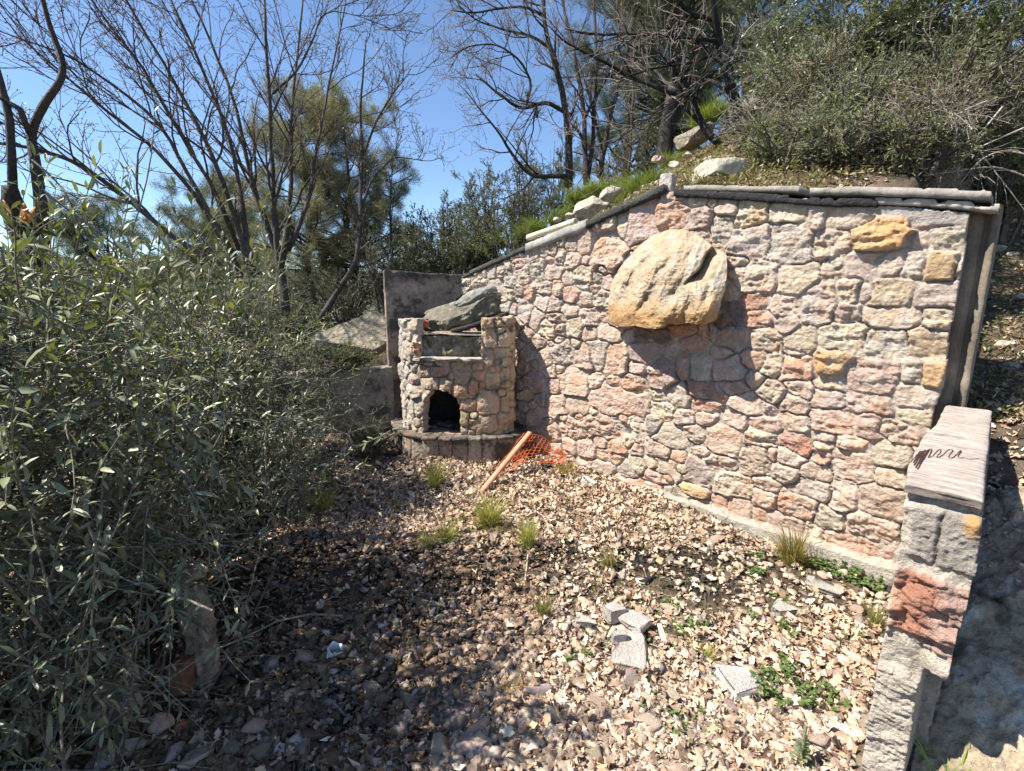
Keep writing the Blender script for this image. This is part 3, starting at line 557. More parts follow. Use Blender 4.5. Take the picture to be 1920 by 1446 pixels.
def ov_uz(px, py):     # photo pixel -> (u, z) on the oven front
    r = ray(px, py); a = r[0] / r[1]; f = ovp[:, 0] - a * ovp[:, 1]; k = np.where(np.diff(np.sign(f)) != 0)[0]
    k = k[np.argmin(ovp[k, 1])] if len(k) else int(np.argmin(np.abs(f))); return float(ol_[k]), float(EYE + r[2] * ovp[k, 1] / r[1])
stv = """325 165 60 40 Y;330 60 30 20 T;1070 130 65 45 T;1195 125 55 40 T;1310 110 50 30 P;1200 205 45 30 T;1100 285 75 85 T;1265 295 60 65 T;1090 455 60 90 P;1240 405 90 45 T;1165 500 45 28 S;1250 505 45 45 T;1265 605 45 55 T;1130 570 60 28 P;1125 695 65 75 Y;1260 705 45 40 Y;1080 885 110 105 T;1260 890 48 85 Y;1210 790 45 40 T;1045 1085 135 85 T;1250 1065 58 95 T;950 1000 42 38 T;845 1040 48 75 T;835 1150 45 45 T
;880 905 75 48 S;800 775 72 58 S;935 745 45 85 S;1020 725 33 35 R;990 620 58 45 S;820 640 75 55 P;875 545 45 28 P;960 540 50 40 T;775 530 70 35 W;620 590 90 45 S;440 595 60 50 S;620 500 80 30 G;675 735 50 85 P;500 700 80 50 V;480 510 80 30 G;350 560 35 30 W;330 660 45 45 P;350 780 60 60 G;320 920 35 90 W;400 920 45 80 G;380 1075 35 38 S;300 1050 25 80 W;230 600 30 80 G;200 400 28 90 G;210 800 30 70 G"""
so_, co_ = [], []
for (cx, cy, rx, ry, c, _) in parse(stv, 4.987, 700, 580):
    a = ov_uz(cx, cy); b = ov_uz(cx - rx, cy); d = ov_uz(cx + rx, cy); ru = max(.03, abs(d[0] - b[0]) / 2); rz = ry * .0048; so_.append((a[0], a[1], ru, rz, 0., 0.)); co_.append(c)
fill_seeds(so_, co_, 0, OL, .3, 1.5, lambda u, z: .07, lambda u, z, rg: 'GGWPT'[rg.randint(5)] if u < .6 else 'TTPYG'[rg.randint(5)], 8, 1.1, tries=3000)
st_ = .0065; Ug, Zg = np.meshgrid(np.arange(0, OL, st_), np.arange(.30, 1.50, st_))
h, col, mm = relief(Ug, Zg, so_, co_, mort=.007, seed=5, rough=.007, bulge=.010, crisp=.6, strat=.3, mcol=(.34, .30, .25))
col = col * [.86, .80, .70]
sb = sst(.95, .35, Ug.ravel())[:, None]; col = col * (1 - sb * .55) + np.array([.36, .36, .35]) * sb * .55
ox, oy = ovP(Ug, h.reshape(Ug.shape) - .035); Po = np.stack([ox, oy, Zg], -1)
uc, zc = Ug[:-1, :-1], Zg[:-1, :-1]
aL, aR = ov_uz(793, 770)[0], ov_uz(860, 770)[0]; aB = ov_uz(826, 812)[1]; aT = ov_uz(826, 733)[1]; aL -= .03; aR += .01; am = (aL + aR) / 2; aw = (aR - aL) / 2
arch = (np.abs(uc - am) < aw * (1 + .08 * fbm(P3(zc * 12, 0*zc), 3, 6))) & (zc < aB + (aT - aB) * (.45 + .55 * np.sqrt(np.clip(1 - ((uc - am) / aw) ** 2, 0, 1))) + .008 * fbm(P3(uc * 30, 0*uc), 3, 2))
uL, uRr = ov_uz(778, 650)[0], ov_uz(902, 640)[0]; zsill = ov_uz(850, 674)[1]; zLp = ov_uz(768, 601)[1]; zRp = ov_uz(935, 597)[1]
tp = np.where(uc < uL, zLp + .02 * fbm(P3(uc * 10, 0*uc), 2, 3) - .1 * sst(.25, .0, uc), np.where(uc < uRr, zsill, zRp + .006 * fbm(P3(uc * 20, 0*uc), 3, 5)))
hole = np.hypot((uc - ov_uz(966, 620)[0]) / .030, (zc - ov_uz(966, 618)[1]) / .034) < 1
cm = (zc < tp) & ~arch & ~hole
un = np.gradient(ovp, axis=0); nxg, nyg = ovP(Ug, -1.0); bx, by = ovP(Ug, 0.0); bk = np.stack([nxg - bx, nyg - by, 0*bx], -1).reshape(-1, 3) * .08
oven = thing('corner_oven', 'rounded stone oven with a dark arched opening built into the corner', 'oven', (-.5, 4.2, .2))
under(oven, shell('stone_face', Po, cm, bk, MAT['stove'], col, smooth=True, backface=True))
# block ring at its foot
so2, co2 = [], []; zr0, zrt = .10, .395
nb = 15
for k in range(nb): so2.append(((k + .5) * OL / nb, .27, OL / nb * .5, .125, 0., 0.)); co2.append('G')
Ug, Zg = np.meshgrid(np.arange(0, OL, .007), np.arange(.02, zrt, .007))
h, col, mm = relief(Ug, Zg, so2, co2, warp=.004, pw=7, mort=.005, seed=9, rough=.005, bulge=.004, strat=.1, mcol=(.17, .16, .15)); col = col * [.62, .60, .58]
rim = sst(zrt - .035, zrt - .025, Zg.ravel()); h += .018 * rim; col = col * (1 - .5*rim[:, None])
ox, oy = ovP(Ug, .055 + h.reshape(Ug.shape)); Po = np.stack([ox, oy, Zg], -1)
nxg, nyg = ovP(Ug, -1.0); bx, by = ovP(Ug, 0.0); bk = np.stack([nxg - bx, nyg - by, 0*bx], -1).reshape(-1, 3) * .16
under(oven, shell('block_ring', Po, np.ones(np.array(Ug.shape) - 1, bool), bk, MAT['sooty'], col, smooth=True))
# hearth floor, inner vault, fill
def fan(name, z_, off, mat, col, parent, jz=.01, thick=.05, n=80, cen=(-.5, 4.56), u0=0., u1=1.):
    uu = np.linspace(u0 * OL, u1 * OL, n); x_, y_ = ovP(uu, off); Kk = 14; rows = []
    for k in range(Kk): t = k / (Kk-1); rows.append(np.stack([x_*(1-t) + cen[0]*t, y_*(1-t) + cen[1]*t, 0*x_ + z_], -1))
    G = np.array(rows); G[..., 2] += jz * fbm(G * 7, 4, 13) ; c_ = np.tile(col, (Kk*n, 1)) * (1 + .35 * fbm(G.reshape(-1, 3) * 12, 3, 3))[:, None]
    return under(parent, shell(name, G, np.ones((Kk-1, n-1), bool), np.array([0, 0, -thick]), mat, c_))
fan('hearth_floor', zrt - .012, .045, MAT['sooty'], (.33, .22, .18), oven, .012, .06)
# inner vault: dark firebox behind the arch
mx_, my_ = ovP(np.array(am), -.1); tx, ty = ovP(np.array(am), .9); dv = nrm(np.array([tx - mx_, ty - my_])); side = np.array([-dv[1], dv[0]])
Aa = Acc(); an = np.linspace(0, np.pi, 22); dep = np.linspace(0, .42, 8); G = []
for d_ in dep:
    sh = 1.0 + .25 * sst(0, .2, d_); G.append([(mx_ - dv[0]*d_ + side[0]*math.cos(a_)*aw*1.1*sh, my_ - dv[1]*d_ + side[1]*math.cos(a_)*aw*1.1*sh, zrt - .02 + (aT - zrt + .04) * math.sin(a_) ** .7) for a_ in an])
G = np.array(G); G += .01 * fbm(G * 12, 3, 4)[..., None]; n_ = len(an); i = np.arange(len(dep)-1)[:, None] * n_; j = np.arange(n_-1)[None]
F_ = np.stack([i + j, i + j + 1, i + n_ + j + 1, i + n_ + j], -1).reshape(-1, 4); 
vt = under(oven, mk('firebox_vault', G.reshape(-1, 3), [F_, np.array([[(len(dep)-1)*n_ + t for t in range(n_)]])], MAT['sooty'], (.05, .045, .04)))
for k, (a_, b_, s_) in enumerate([(-.58, 4.22, .06), (-.66, 4.28, .05), (-.72, 4.2, .04), (-.60, 4.32, .05)]):
    V_, F_ = rockmesh((s_, s_*.8, s_*.6), 300 + k, 3); o = mk('burnt_lump', V_, F_, MAT['char'], (.10, .095, .09)); o.location = (a_, b_, zrt + s_*.3); tag(o, 'burnt grey lump lying inside the dark oven mouth', 'rubble', 'burnt lumps inside the oven mouth')
# niche back: mossy ledge, sill
fan('sill', zsill + .004, .012, MAT['concrete'], (.30, .28, .25), oven, .02, .022, u0=uL/OL - .01, u1=uRr/OL + .01)
inn_ = lambda px, py, Y: atY(px, py, Y)
a_, b_, c_ = atY(790, 632, 4.16), atY(902, 634, 4.14), atY(846, 676, 4.1)
nx_ = 90; xs = np.linspace(float(a_[0]), float(b_[0]) + .03, nx_); zs_ = np.linspace(zsill, float(a_[2]) + .01, 30); X_, Z_ = np.meshgrid(xs, zs_)
qq = P3(X_.ravel(), Z_.ravel()); Yw = 4.15 - .035 * ridge(qq * [9, 7, 1], 4, 3).reshape(X_.shape) + .02 * fbm(qq * 25, 3, 5).reshape(X_.shape)
mo = sst(-.1, .4, fbm(qq * [12, 6, 1], 4, 8))[:, None]; cc = np.array([.20, .18, .15]) * (1-mo) + np.array([.07, .075, .025]) * mo; cc = cc * (1 + .4 * fbm(qq * 30, 3, 2))[:, None]
Zj = Z_ + (.014 * fbm(P3(xs * 10, 0*xs), 4, 77))[None] * ((Z_ - zsill) / .2)
under(oven, shell('mossy_niche', np.stack([X_, Yw, Zj], -1), np.ones((29, nx_-1), bool), np.array([0, .32, .0]), MAT['schist'], cc, smooth=True))
# stone plate above the moss
V_, F_ = rockmesh((.40, .16, .022), 12, 4, 8, .06); pz = atY(905, 634, 4.15)
under(oven, mk('ledge_plate', V_ + [float(a_[0]) + .42, 4.22, float(a_[2]) + .03], F_, MAT['schist'], (.28, .24, .19)))
# dark leaning slab of rock over the niche, dark timber under it
def bigrock(name, P, size, R_, seed, mat, col, lab=None, cat=None, lev=5, cuts=9, rough=.07, lo=.5, group=None, cvar=.25, strata=0, parent=None):
    V_, F_ = rockmesh(size, seed, lev, cuts, rough, lo, strata); c_ = np.array(col) * (1 + cvar * fbm(V_ / max(size) * 2.5 + seed, 4, seed + 2))[:, None]
    o = mk(name, V_ @ R_.T + np.asarray(P), F_, mat, c_, smooth=lev >= 5)
    if parent: return under(parent, o)
    settle(o); tag(o, lab, cat, group); return o
pc = atY(868, 590, 4.45)
bigrock('rock_slab', pc + [0, .05, .0], (.46, .26, .17), rot(.35, -.33, .05), 21, MAT['schist'], (.17, .155, .12), 'dark layered rock slab leaning over the niche of the corner oven', 'rock', 6, 8, .10, .45, strata=.012)
bigrock('rock_slab', atY(905, 560, 4.55), (.28, .14, .10), rot(.2, -.25, .3), 23, MAT['schist'], (.25, .24, .21), 'smaller grey rock wedged between the leaning slab and the big wall', 'rock', 5, 8, .1)
lp = np.array([atY(846, 622, 4.14), atY(880, 613, 4.14), atY(915, 602, 4.2), atY(952, 588, 4.3)]); v, f = tubes(resample(lp, 16)[None], .022, 8, True); o = settle(mk('charred_stick', v, f, MAT['char'], (.03, .028, .026))); tag(o, 'black charred stick lying under the leaning rock slab', 'stick')
V_, F_ = rockmesh((.055, .03, .045), 5, 4, 4, .05); o = settle(mk('brick_piece', V_ @ rot(.2, .3, .3).T + atY(793, 607, 4.2), F_, MAT['rock'], (.46, .16, .10))); tag(o, 'red brick fragment on top of the oven left post', 'brick')
# broken terracotta pots on the sill
def pot(P, r, hgt, name, lab, tilt=0., up=1):
    n, K = 28, 10; th = np.linspace(0, 2*np.pi, n, endpoint=False); G = []
    for k in range(K):
        t = k / (K-1); rr = r * (.72 + .28 * t) if t < .78 else r * 1.1
        zt = np.minimum(t * hgt, hgt * (.62 + .38 * np.abs(np.sin(th * 1.5 + 1)) + .05 * np.sin(th * 7))) if up else t * hgt + 0 * th
        G.append(np.stack([rr * np.cos(th), rr * np.sin(th), zt], -1))
    G = np.array(G); i = np.arange(K-1)[:, None] * n; j = np.arange(n)[None]; F_ = np.stack([i+j, i+(j+1) % n, i+n+(j+1) % n, i+n+j], -1).reshape(-1, 4)
    o = mk(name, G.reshape(-1, 3) @ rot(tilt, 0, .4).T, [F_, np.array([list(range(n))[::-1]])], MAT['rock'], (.46, .30, .20)); o.location = [float(c) for c in P]
    sdm = o.modifiers.new('thick', 'SOLIDIFY'); sdm.thickness = .007; tag(o, lab, 'flowerpot')
pb = atY(783, 668, 3.99); pb[2] = zsill + .012
pot(pb, .036, .075, 'flowerpot', 'clay flowerpot at the left end of the oven sill, carrying another pot'); pot(pb + [-.006, 0, .058], .034, .075, 'flowerpot', 'broken clay flowerpot with jagged rim stacked in the pot below')
# ---- tall concrete back panel, left retaining wall
def wallbox(name, A, B, z0, z1a, z1b, th, mat, colf, lab, cat, seed, nu=120, nv=70, rough=.01, jagt=.02, lines=0):
    A = np.array([*A, 0.]); B = np.array([*B, 0.]); t = B - A; n = nrm(np.cross([0, 0, 1.], t)) * -1; n = n if n[1] < 0 else -n
    a = np.linspace(0, 1, nu); b = np.linspace(0, 1, nv); A2, B2 = np.meshgrid(a, b); L = np.linalg.norm(t)
    zt = z1a + (z1b - z1a) * A2 + jagt * fbm(P3(A2 * L * 7, 0*A2), 4, seed); Z_ = z0 + (zt - z0) * B2; qq = P3((A2 * L).ravel(), Z_.ravel(), seed)
    h = rough * fbm(qq * 10, 5, seed) + rough * .4 * fbm(qq * 45, 3, seed+1)
    if lines:
        for zl in lines: h -= .008 * np.exp(-((qq[:, 1] - zl) / .006) ** 2)
    P = A + t * A2[..., None] + n * h.reshape(A2.shape)[..., None]; P[..., 2] = Z_
    o = settle(shell(name, P, np.ones((nv-1, nu-1), bool), -n * th, mat, colf(qq), smooth=True)); tag(o, lab, cat); return o
pl, pr = atY(720, 506, 4.66), atY(850, 517, 4.92)
def cpan(q):
    z_ = q[:, 1]; c = np.array([.29, .225, .175]) * (1 + .3 * fbm(q * 5, 4, 1))[:, None]; k = sst(1.66, 1.80, z_ + .05 * fbm(q * 7, 4, 2))[:, None]; return c * (1 - .75*k) + np.array([.05, .045, .04]) * .75*k
wallbox('back_panel', (pl[0], 4.66), (pr[0] + .25, 5.0), .2, pl[2], pr[2], .10, MAT['sooty'], cpan, 'soot-stained square concrete panel standing behind the corner oven', 'wall', 3, lines=[1.2, 1.7])
rl = atY(480, 700, 4.50); rr2 = atY(735, 690, 4.63)
wallbox('retaining_wall', (rl[0], 4.48), (rr2[0], 4.64), -.1, rl[2] - .02, rr2[2] + .01, .2, MAT['sooty'], lambda q: np.array([.27, .235, .20]) * (1 + .25 * fbm(q * 4, 4, 6))[:, None], 'low grey block retaining wall left of the corner oven', 'wall', 7, lines=[.3, .5, .7])
# ---- orange net and stake
fl = np.array([atY(903, 922, 3.33), atY(994, 811, 3.84)]); v, f = box(-.5, .5, -.5, .5, -.5, .5)
def beam(A, B, w, t_, name, mat, col, lab, cat, seed=1, n=24):
    A, B = np.asarray(A, float), np.asarray(B, float); d = nrm(B - A); s_ = nrm(np.cross(d, [0, 0, 1.])); u_ = np.cross(s_, d); prof = [(-w, -t_), (w, -t_), (w, t_), (-w, t_)]; Vv = []
    for k in range(n): 
        p = A + (B - A) * k / (n-1); Vv += [p + s_ * a + u_ * b for a, b in prof]
    Vv = np.array(Vv); Vv += .0015 * fbm(Vv * 40, 2, seed)[:, None]; i = np.arange(n-1)[:, None] * 4; j = np.arange(4)[None]
    F_ = np.stack([i+j, i+(j+1) % 4, i+4+(j+1) % 4, i+4+j], -1).reshape(-1, 4)
    o = settle(mk(name, Vv, [F_, np.array([[3, 2, 1, 0], [(n-1)*4 + k for k in range(4)]])], mat, col)); tag(o, lab, cat); return o
beam(fl[0], fl[1], .019, .010, 'wooden_stake', MAT['wood'], (.50, .26, .17), 'reddish wooden stake leaning on the orange net beside the oven', 'stake')
Nn = np.array([[atY(905, 912, 3.42), atY(935, 895, 3.6), atY(975, 870, 3.7), atY(1015, 868, 3.75), atY(1060, 868, 3.72)],
               [atY(930, 880, 3.6), atY(955, 868, 3.68), atY(985, 852, 3.78), atY(1020, 850, 3.85), atY(1062, 862, 3.80)],
               [atY(958, 845, 3.75), atY(972, 838, 3.8), atY(996, 832, 3.88), atY(1028, 838, 3.92), atY(1062, 856, 3.85)],
               [atY(984, 810, 3.86), atY(990, 812, 3.88), atY(1008, 816, 3.95), atY(1034, 828, 3.97), atY(1064, 850, 3.88)]])
def bil(G, a, b):
    na, nb_ = G.shape[:2]; a = a * (na-1); b = b * (nb_-1); i = np.clip(a.astype(int), 0, na-2); j = np.clip(b.astype(int), 0, nb_-2); fa, fb_ = (a-i)[..., None], (b-j)[..., None]
    return G[i, j]*(1-fa)*(1-fb_) + G[i+1, j]*fa*(1-fb_) + G[i, j+1]*(1-fa)*fb_ + G[i+1, j+1]*fa*fb_
def net(G, na, nb_, r, K=40):
    ps = []
    for k in range(na): ps.append(bil(G, np.full(K, k/(na-1)), np.linspace(0, 1, K)))
    for k in range(nb_): ps.append(bil(G, np.linspace(0, 1, K), np.full(K, k/(nb_-1))))
    ps = np.array(ps); ps = ps + .014 * np.stack([fbm(ps * 9, 3, s) for s in (1, 2, 3)], -1); return tubes(ps, r, 3)
v, f = net(Nn, 10, 16, .0026); o = settle(mk('safety_net', v, f, MAT['plastic'], (.62, .13, .03))); tag(o, 'crumpled orange plastic safety net between the stake and the stone wall', 'net')
N2 = Nn[::-1][:, ::-1] * 1.0; N2 = N2 + np.array([.05, .05, -.02])
ORD = 'leftmost second third fourth fifth sixth seventh eighth ninth tenth eleventh twelfth thirteenth fourteenth fifteenth sixteenth seventeenth eighteenth nineteenth twentieth twenty-first twenty-second twenty-third twenty-fourth twenty-fifth twenty-sixth'.split()
def nth(k): return 'leftmost' if k == 0 else ORD[k] + ' from the left'
# ------------------------------------------------------------------ plants
def leaves(acc, P, Dr, Up, L, W, col, fold=False):
    N = len(P); Dr = nrm(Dr); S = nrm(np.cross(Dr, Up)); n = np.cross(S, Dr); L = np.broadcast_to(L, N)[:, None]; W = np.broadcast_to(W, N)[:, None]
    if not fold:
        V = np.stack([P, P + Dr*L*.5 + S*W*.5 + n*L*.05, P + Dr*L, P + Dr*L*.5 - S*W*.5 + n*L*.05], 1); k = 4; F_ = np.arange(N)[:, None] * 4 + np.array([0, 1, 2, 3])
    else:
        c1, c2, tip = P + Dr*L*.3 + n*L*.03, P + Dr*L*.68 + n*L*.02, P + Dr*L - n*L*.05
        V = np.stack([P, c1 + S*W*.45 + n*W*.18, c1, c1 - S*W*.45 + n*W*.18, c2 + S*W*.42 + n*W*.16, c2, c2 - S*W*.42 + n*W*.16, tip], 1); k = 8
        b = np.arange(N)[:, None] * 8
        acc.add(V.reshape(-1, 3), [(b[:, None] + np.array([(1, 2, 5, 4), (2, 3, 6, 5)])).reshape(-1, 4), (b[:, None] + np.array([(0, 2, 1), (0, 3, 2), (4, 5, 7), (5, 6, 7)])).reshape(-1, 3)], np.repeat(col, 8, 0)); return
    acc.add(V.reshape(-1, 3), F_, np.repeat(col, k, 0))
def grow(par, rad, n, l0, l1, a0, a1, K, wig, up, rg, t0=.25, t1=1.0, rf=.55):
    """n children on every parent path"""
    N, Kp, _ = par.shape; idx = np.repeat(np.arange(N), n); t = rg.uniform(t0, t1, N*n); x = t * (Kp-1); i = np.minimum(x.astype(int), Kp-2); f = (x-i)[:, None]
    p = par[idx, i]*(1-f) + par[idx, i+1]*f; d = nrm(par[idx, i+1] - par[idx, i]); r = rad[idx, i]*(1-f[:, 0]) + rad[idx, i+1]*f[:, 0]
    s = nrm(np.cross(d, rg.normal(size=d.shape))); a = rg.uniform(a0, a1, N*n)[:, None]; d = nrm(d*np.cos(a) + s*np.sin(a))
    L = rg.uniform(l0, l1, N*n)[:, None] * (1.15 - .5*t[:, None]); pts = [p]; ax = nrm(rg.normal(size=d.shape))
    for k in range(K-1):
        d = nrm(d + wig * rg.normal(size=d.shape) + np.array([0, 0, up]) + .12 * wig * ax); p = p + d * L / (K-1); pts.append(p)
    pa = np.stack(pts, 1); r0 = np.minimum(r * rf, .03); return pa, r0[:, None] * np.linspace(1, .35, K)[None]
def jcol(base, N, rg, v=.18, h=.06): 
    c = np.array(base)[None] * (1 + rg.normal(0, v, (N, 1))) * (1 + rg.normal(0, h, (N, 3))); return np.clip(c, .008, .8)
def trace(pts, Y0, Y1=None, K=16, seed=0, wob=.3):
    """a limb traced through photo pixels, at real distance Y0 (base) to Y1 (tip); last number is the radius in metres"""
    n = len(pts); Y1 = Y0 if Y1 is None else Y1
    P = np.array([np.r_[atY(p[0], p[1], Y0 + (Y1-Y0) * i / max(1, n-1) + wob * .3 * math.sin(seed + i * 1.7)), p[2]] for i, p in enumerate(pts)]); q = resample(P, K); return q[:, :3], q[:, 3]
def bare_tree(limbs, base, name, lab, cat, seed, Y0, K=18, n2=10, n3=5, n4=3, tw=(.5, 1.2), bark=(.10, .085, .075), twc=(.13, .10, .085), buds=True, group=None, scale=1., up=.06, budc=(.20, .15, .07), ang=(.3, .8), thin=1.):
    rg = np.random.RandomState(seed); root = thing(name, lab, cat, base, group); A = Acc(); P = []; Rr = []
    for k, l in enumerate(limbs):
        Y = l[0]; p, r = trace(l[1:], Y[0], Y[1], K, seed + k); P.append(p); Rr.append(r)
    P = np.array(P); Rr = np.array(Rr) * thin; P += .02 * np.stack([fbm(P * 3, 2, s) for s in (1, 2, 3)], -1)
    v, f = tubes(P, Rr * (1 + .12 * fbm(P * 12, 2, 5)), 9, True); A.add(v, f, np.array(bark) * (1 + .35 * fbm(v * [9, 9, 3], 3, 4))[:, None])
    under(root, A.build('limb', MAT['bark'], smooth=True))
    T = Acc()
    p2, r2 = grow(P, Rr, n2, tw[0] * scale, tw[1] * scale, ang[0], ang[1], 9, .13, up, rg, .2); r2 = np.maximum(r2, .0045); v, f = tubes(p2, r2, 5); T.add(v, f, np.array(bark))
    p3, r3 = grow(p2, r2, n3, .2 * scale, .6 * scale, .4, .9, 6, .16, up, rg, .2, rf=.7); r3 = np.clip(r3, .0024, .006); v, f = tubes(p3, r3, 3); T.add(v, f, np.array(twc))
    p4, r4 = grow(p3, r3, n4, .06 * scale, .22 * scale, .5, 1.1, 4, .2, up, rg, .2, rf=.8); r4 = np.clip(r4, .0017, .003); v, f = tubes(p4, r4, 3); T.add(v, f, np.array(twc) * 1.1)
    under(root, T.build('twigs', MAT['bark']))
    if buds:
        B = Acc(); tips = np.concatenate([p4[:, -1], p3[:, -1], p4[:, 1]]); dr = np.concatenate([p4[:, -1]-p4[:, -2], p3[:, -1]-p3[:, -2], p4[:, 1]-p4[:, 0]]); 
        for _ in range(2): leaves(B, tips, nrm(dr) + rg.normal(0, .6, dr.shape), rg.normal(size=dr.shape), rg.uniform(.012, .03, len(tips)), rg.uniform(.006, .012, len(tips)), jcol(budc, len(tips), rg, .3))
        under(root, B.build('buds', MAT['scrub']))
    return root
def shrub(name, lab, cat, cen, radii, seed, nleaf, ll, lw, col, group=None, nst=14, bark=(.14, .12, .10), tw=.0022, stem=.016, base=None, mat='scrub', fold=False, droop=0., clump=.35, gcol=None, twc=(.20, .17, .14), n2=7, n3=6, hang=0.0, vcol=.22, up=.02):
    """real stems fan out from the ground to points spread through the crown's volume; leaves sit along the finest twigs"""
    rg = np.random.RandomState(seed); cen = np.array(cen, float); radii = np.array(radii, float)
    if base is None: base = np.array([cen[0], cen[1], float(H(cen[0], cen[1])) - .05])
    root = thing(name, lab, cat, base, group); d = nrm(rg.normal(size=(nst, 3))); d[:, 2] = np.abs(d[:, 2]) * .9 - .25; tip = cen + d * radii * rg.uniform(.55, .95, (nst, 1))
    K = 10; t = np.linspace(0, 1, K)[None, :, None]; mid = base + (cen - base) * .5 + rg.normal(0, .15, (nst, 3)) * radii
    b0 = base + rg.normal(0, .06, (nst, 3)) * [1, 1, 0] * radii; P = b0[:, None]*(1-t)**2 + 2*mid[:, None]*t*(1-t) + tip[:, None]*t**2
    P = P + .05 * radii.mean() * np.stack([fbm(P * 3 / radii.mean() + seed, 2, s) for s in (1, 2, 3)], -1); Rr = stem * np.linspace(1, .35, K)[None] * rg.uniform(.6, 1.2, (nst, 1)); m = radii.mean()
    T = Acc(); v, f = tubes(P, Rr, 6); T.add(v, f, np.array(bark) * (1 + .3 * fbm(v * 9, 2, 1))[:, None])
    p2, r2 = grow(P, Rr, n2, .35*m, .75*m, .4, 1.1, 7, .16, up - droop, rg, .3); r2 = np.maximum(r2, tw*1.6); v, f = tubes(p2, r2, 4); T.add(v, f, np.array(bark))
    p3, r3 = grow(p2, r2, n3, .18*m, .42*m, .4, 1.1, 6, .16, up - droop*1.5, rg, .2, rf=.7); r3 = np.clip(r3, tw*.7, tw*1.5); v, f = tubes(p3, r3, 3); T.add(v, f, np.array(twc)); under(root, T.build('stems', MAT['bark']))
    A = Acc(); N3 = len(p3); i = rg.randint(0, N3, nleaf); x = rg.uniform(.1, 5, nleaf) ; k = np.minimum(x.astype(int), 4); fr = (x-k)[:, None]
    p = p3[i, k]*(1-fr) + p3[i, k+1]*fr; dd = nrm(p3[i, k+1] - p3[i, k]); s = nrm(np.cross(dd, rg.normal(size=dd.shape))); dr = dd * rg.uniform(.3, 1, (nleaf, 1)) + s * rg.uniform(.4, 1, (nleaf, 1)) + [0, 0, -hang]
    cb = jcol(col, N3, rg, clump*.6, .05)[i]; 
    if gcol is not None: w_ = (rg.rand(N3) < .25)[i][:, None]; cb = np.where(w_, jcol(gcol, nleaf, rg, .1), cb)
    L = ll * rg.uniform(.6, 1.25, nleaf); leaves(A, p, dr, rg.normal(0, .7, dr.shape) + [-.4, 0, .8], L, L * lw, np.clip(cb * (1 + rg.normal(0, vcol, (nleaf, 1))), .008, .7), fold)
    under(root, A.build('foliage', MAT[mat])); return root
def pine(name, lab, base, height, crown0, rad, seed, lean=(0, 0), col=(.050, .065, .028), nb=26, group=None, tr=.09, nn=26, needle=.09, bark=(.06, .05, .045), thick=1.):
    rg = np.random.RandomState(seed); base = np.array(base, float); root = thing(name, lab, 'tree', base, group); K = 14; t = np.linspace(0, 1, K)
    P = base + np.stack([lean[0]*t**1.3, lean[1]*t, height*t], -1); P[1:-1] += .06 * np.stack([fbm(P[1:-1]*1.5 + seed, 2, s) for s in (1, 2, 3)], -1); Rr = tr * (1 - .8*t)
    v, f = tubes(P[None], Rr[None], 12); under(root, mk('trunk', v, f, MAT['bark'], np.array(bark) * (1 + .4 * fbm(v * [14, 14, 5], 3, 2))[:, None], smooth=True))
    p2, r2 = grow(P[None], Rr[None], nb, rad*.6, rad*1.15, 1.0, 1.6, 8, .12, .05, rg, crown0); p3, r3 = grow(p2, r2, 8, rad*.18, rad*.42, .4, 1.0, 5, .15, .06, rg, .25, rf=.6)
    T = Acc(); r2 = np.maximum(r2, .008); v, f = tubes(p2, r2, 5); T.add(v, f, np.array(bark)); v, f = tubes(p3, np.clip(r3, .003, .008), 3); T.add(v, f, np.array(bark)*1.3); under(root, T.build('branches', MAT['bark']))
    p4, _ = grow(p3, r3, 4, rad*.06, rad*.16, .4, 1.0, 3, .2, .1, rg, .3); tips = np.concatenate([p3[:, -1], p3[:, 2], p4[:, -1], p4[:, 1]]); tips = np.repeat(tips, nn, 0); tips = tips + rg.normal(0, .03, tips.shape)
    dr = nrm(rg.normal(size=tips.shape) + [0, 0, .35]); n = len(tips); A = Acc(); cl = np.repeat(jcol(col, n // nn, rg, .25), nn, 0); L = needle * rg.uniform(.7, 1.3, n); leaves(A, tips, dr, rg.normal(size=dr.shape), L, .0035 * thick * np.ones(n), np.clip(cl * (1 + rg.normal(0, .2, (n, 1))), .005, .5))
    under(root, A.build('crown', MAT['needle'])); return root
def tuft(name, lab, cat, P, r, h, n, seed, cols, group=None, w=.0035, flat=.5, lean=(0, 0)):
    rg = np.random.RandomState(seed); P = np.array(P, float); a = rg.uniform(0, 2*np.pi, n); rr = r * .42 * np.sqrt(rg.rand(n)); b = P + np.stack([rr*np.cos(a), rr*np.sin(a), 0*a], -1)
    out = np.stack([np.cos(a + rg.normal(0, .9, n)), np.sin(a + rg.normal(0, .9, n)), 0*a], -1) * (r * rg.uniform(.05, 1.35, n) ** 1.0)[:, None] + rg.normal(0, r * .25, 3) * [1, 1, 0] + np.array([lean[0], lean[1], 0]); hh = h * rg.uniform(.2, 1.15, n); K = 6; t = np.linspace(0, 1, K)[None, :, None]
    pth = b[:, None] + out[:, None] * t ** 1.7 + np.array([0, 0, 1.]) * (hh[:, None, None] * (t - flat * t ** 3 * rg.uniform(.3, 1, n)[:, None, None])); sd = nrm(np.cross(out, [0, 0, 1.]) + rg.normal(0, .3, out.shape))[:, None] * (w * np.array([.8, 1, .9, .7, .4, .05]))[None, :, None] * .5
    V_ = np.concatenate([pth - sd, pth + sd], 1).reshape(-1, 3); i = (np.arange(n) * 2*K)[:, None] + np.arange(K-1)[None]; F_ = np.stack([i, i+1, i+K+1, i+K], -1).reshape(-1, 4)
    cc = np.array(cols)[rg.randint(0, len(cols), n)] * (1 + rg.normal(0, .15, (n, 1))); o = settle(mk(name, V_, F_, MAT['grass'], np.repeat(np.clip(cc, .01, .8), 2*K, 0))); tag(o, lab, cat, group); return o
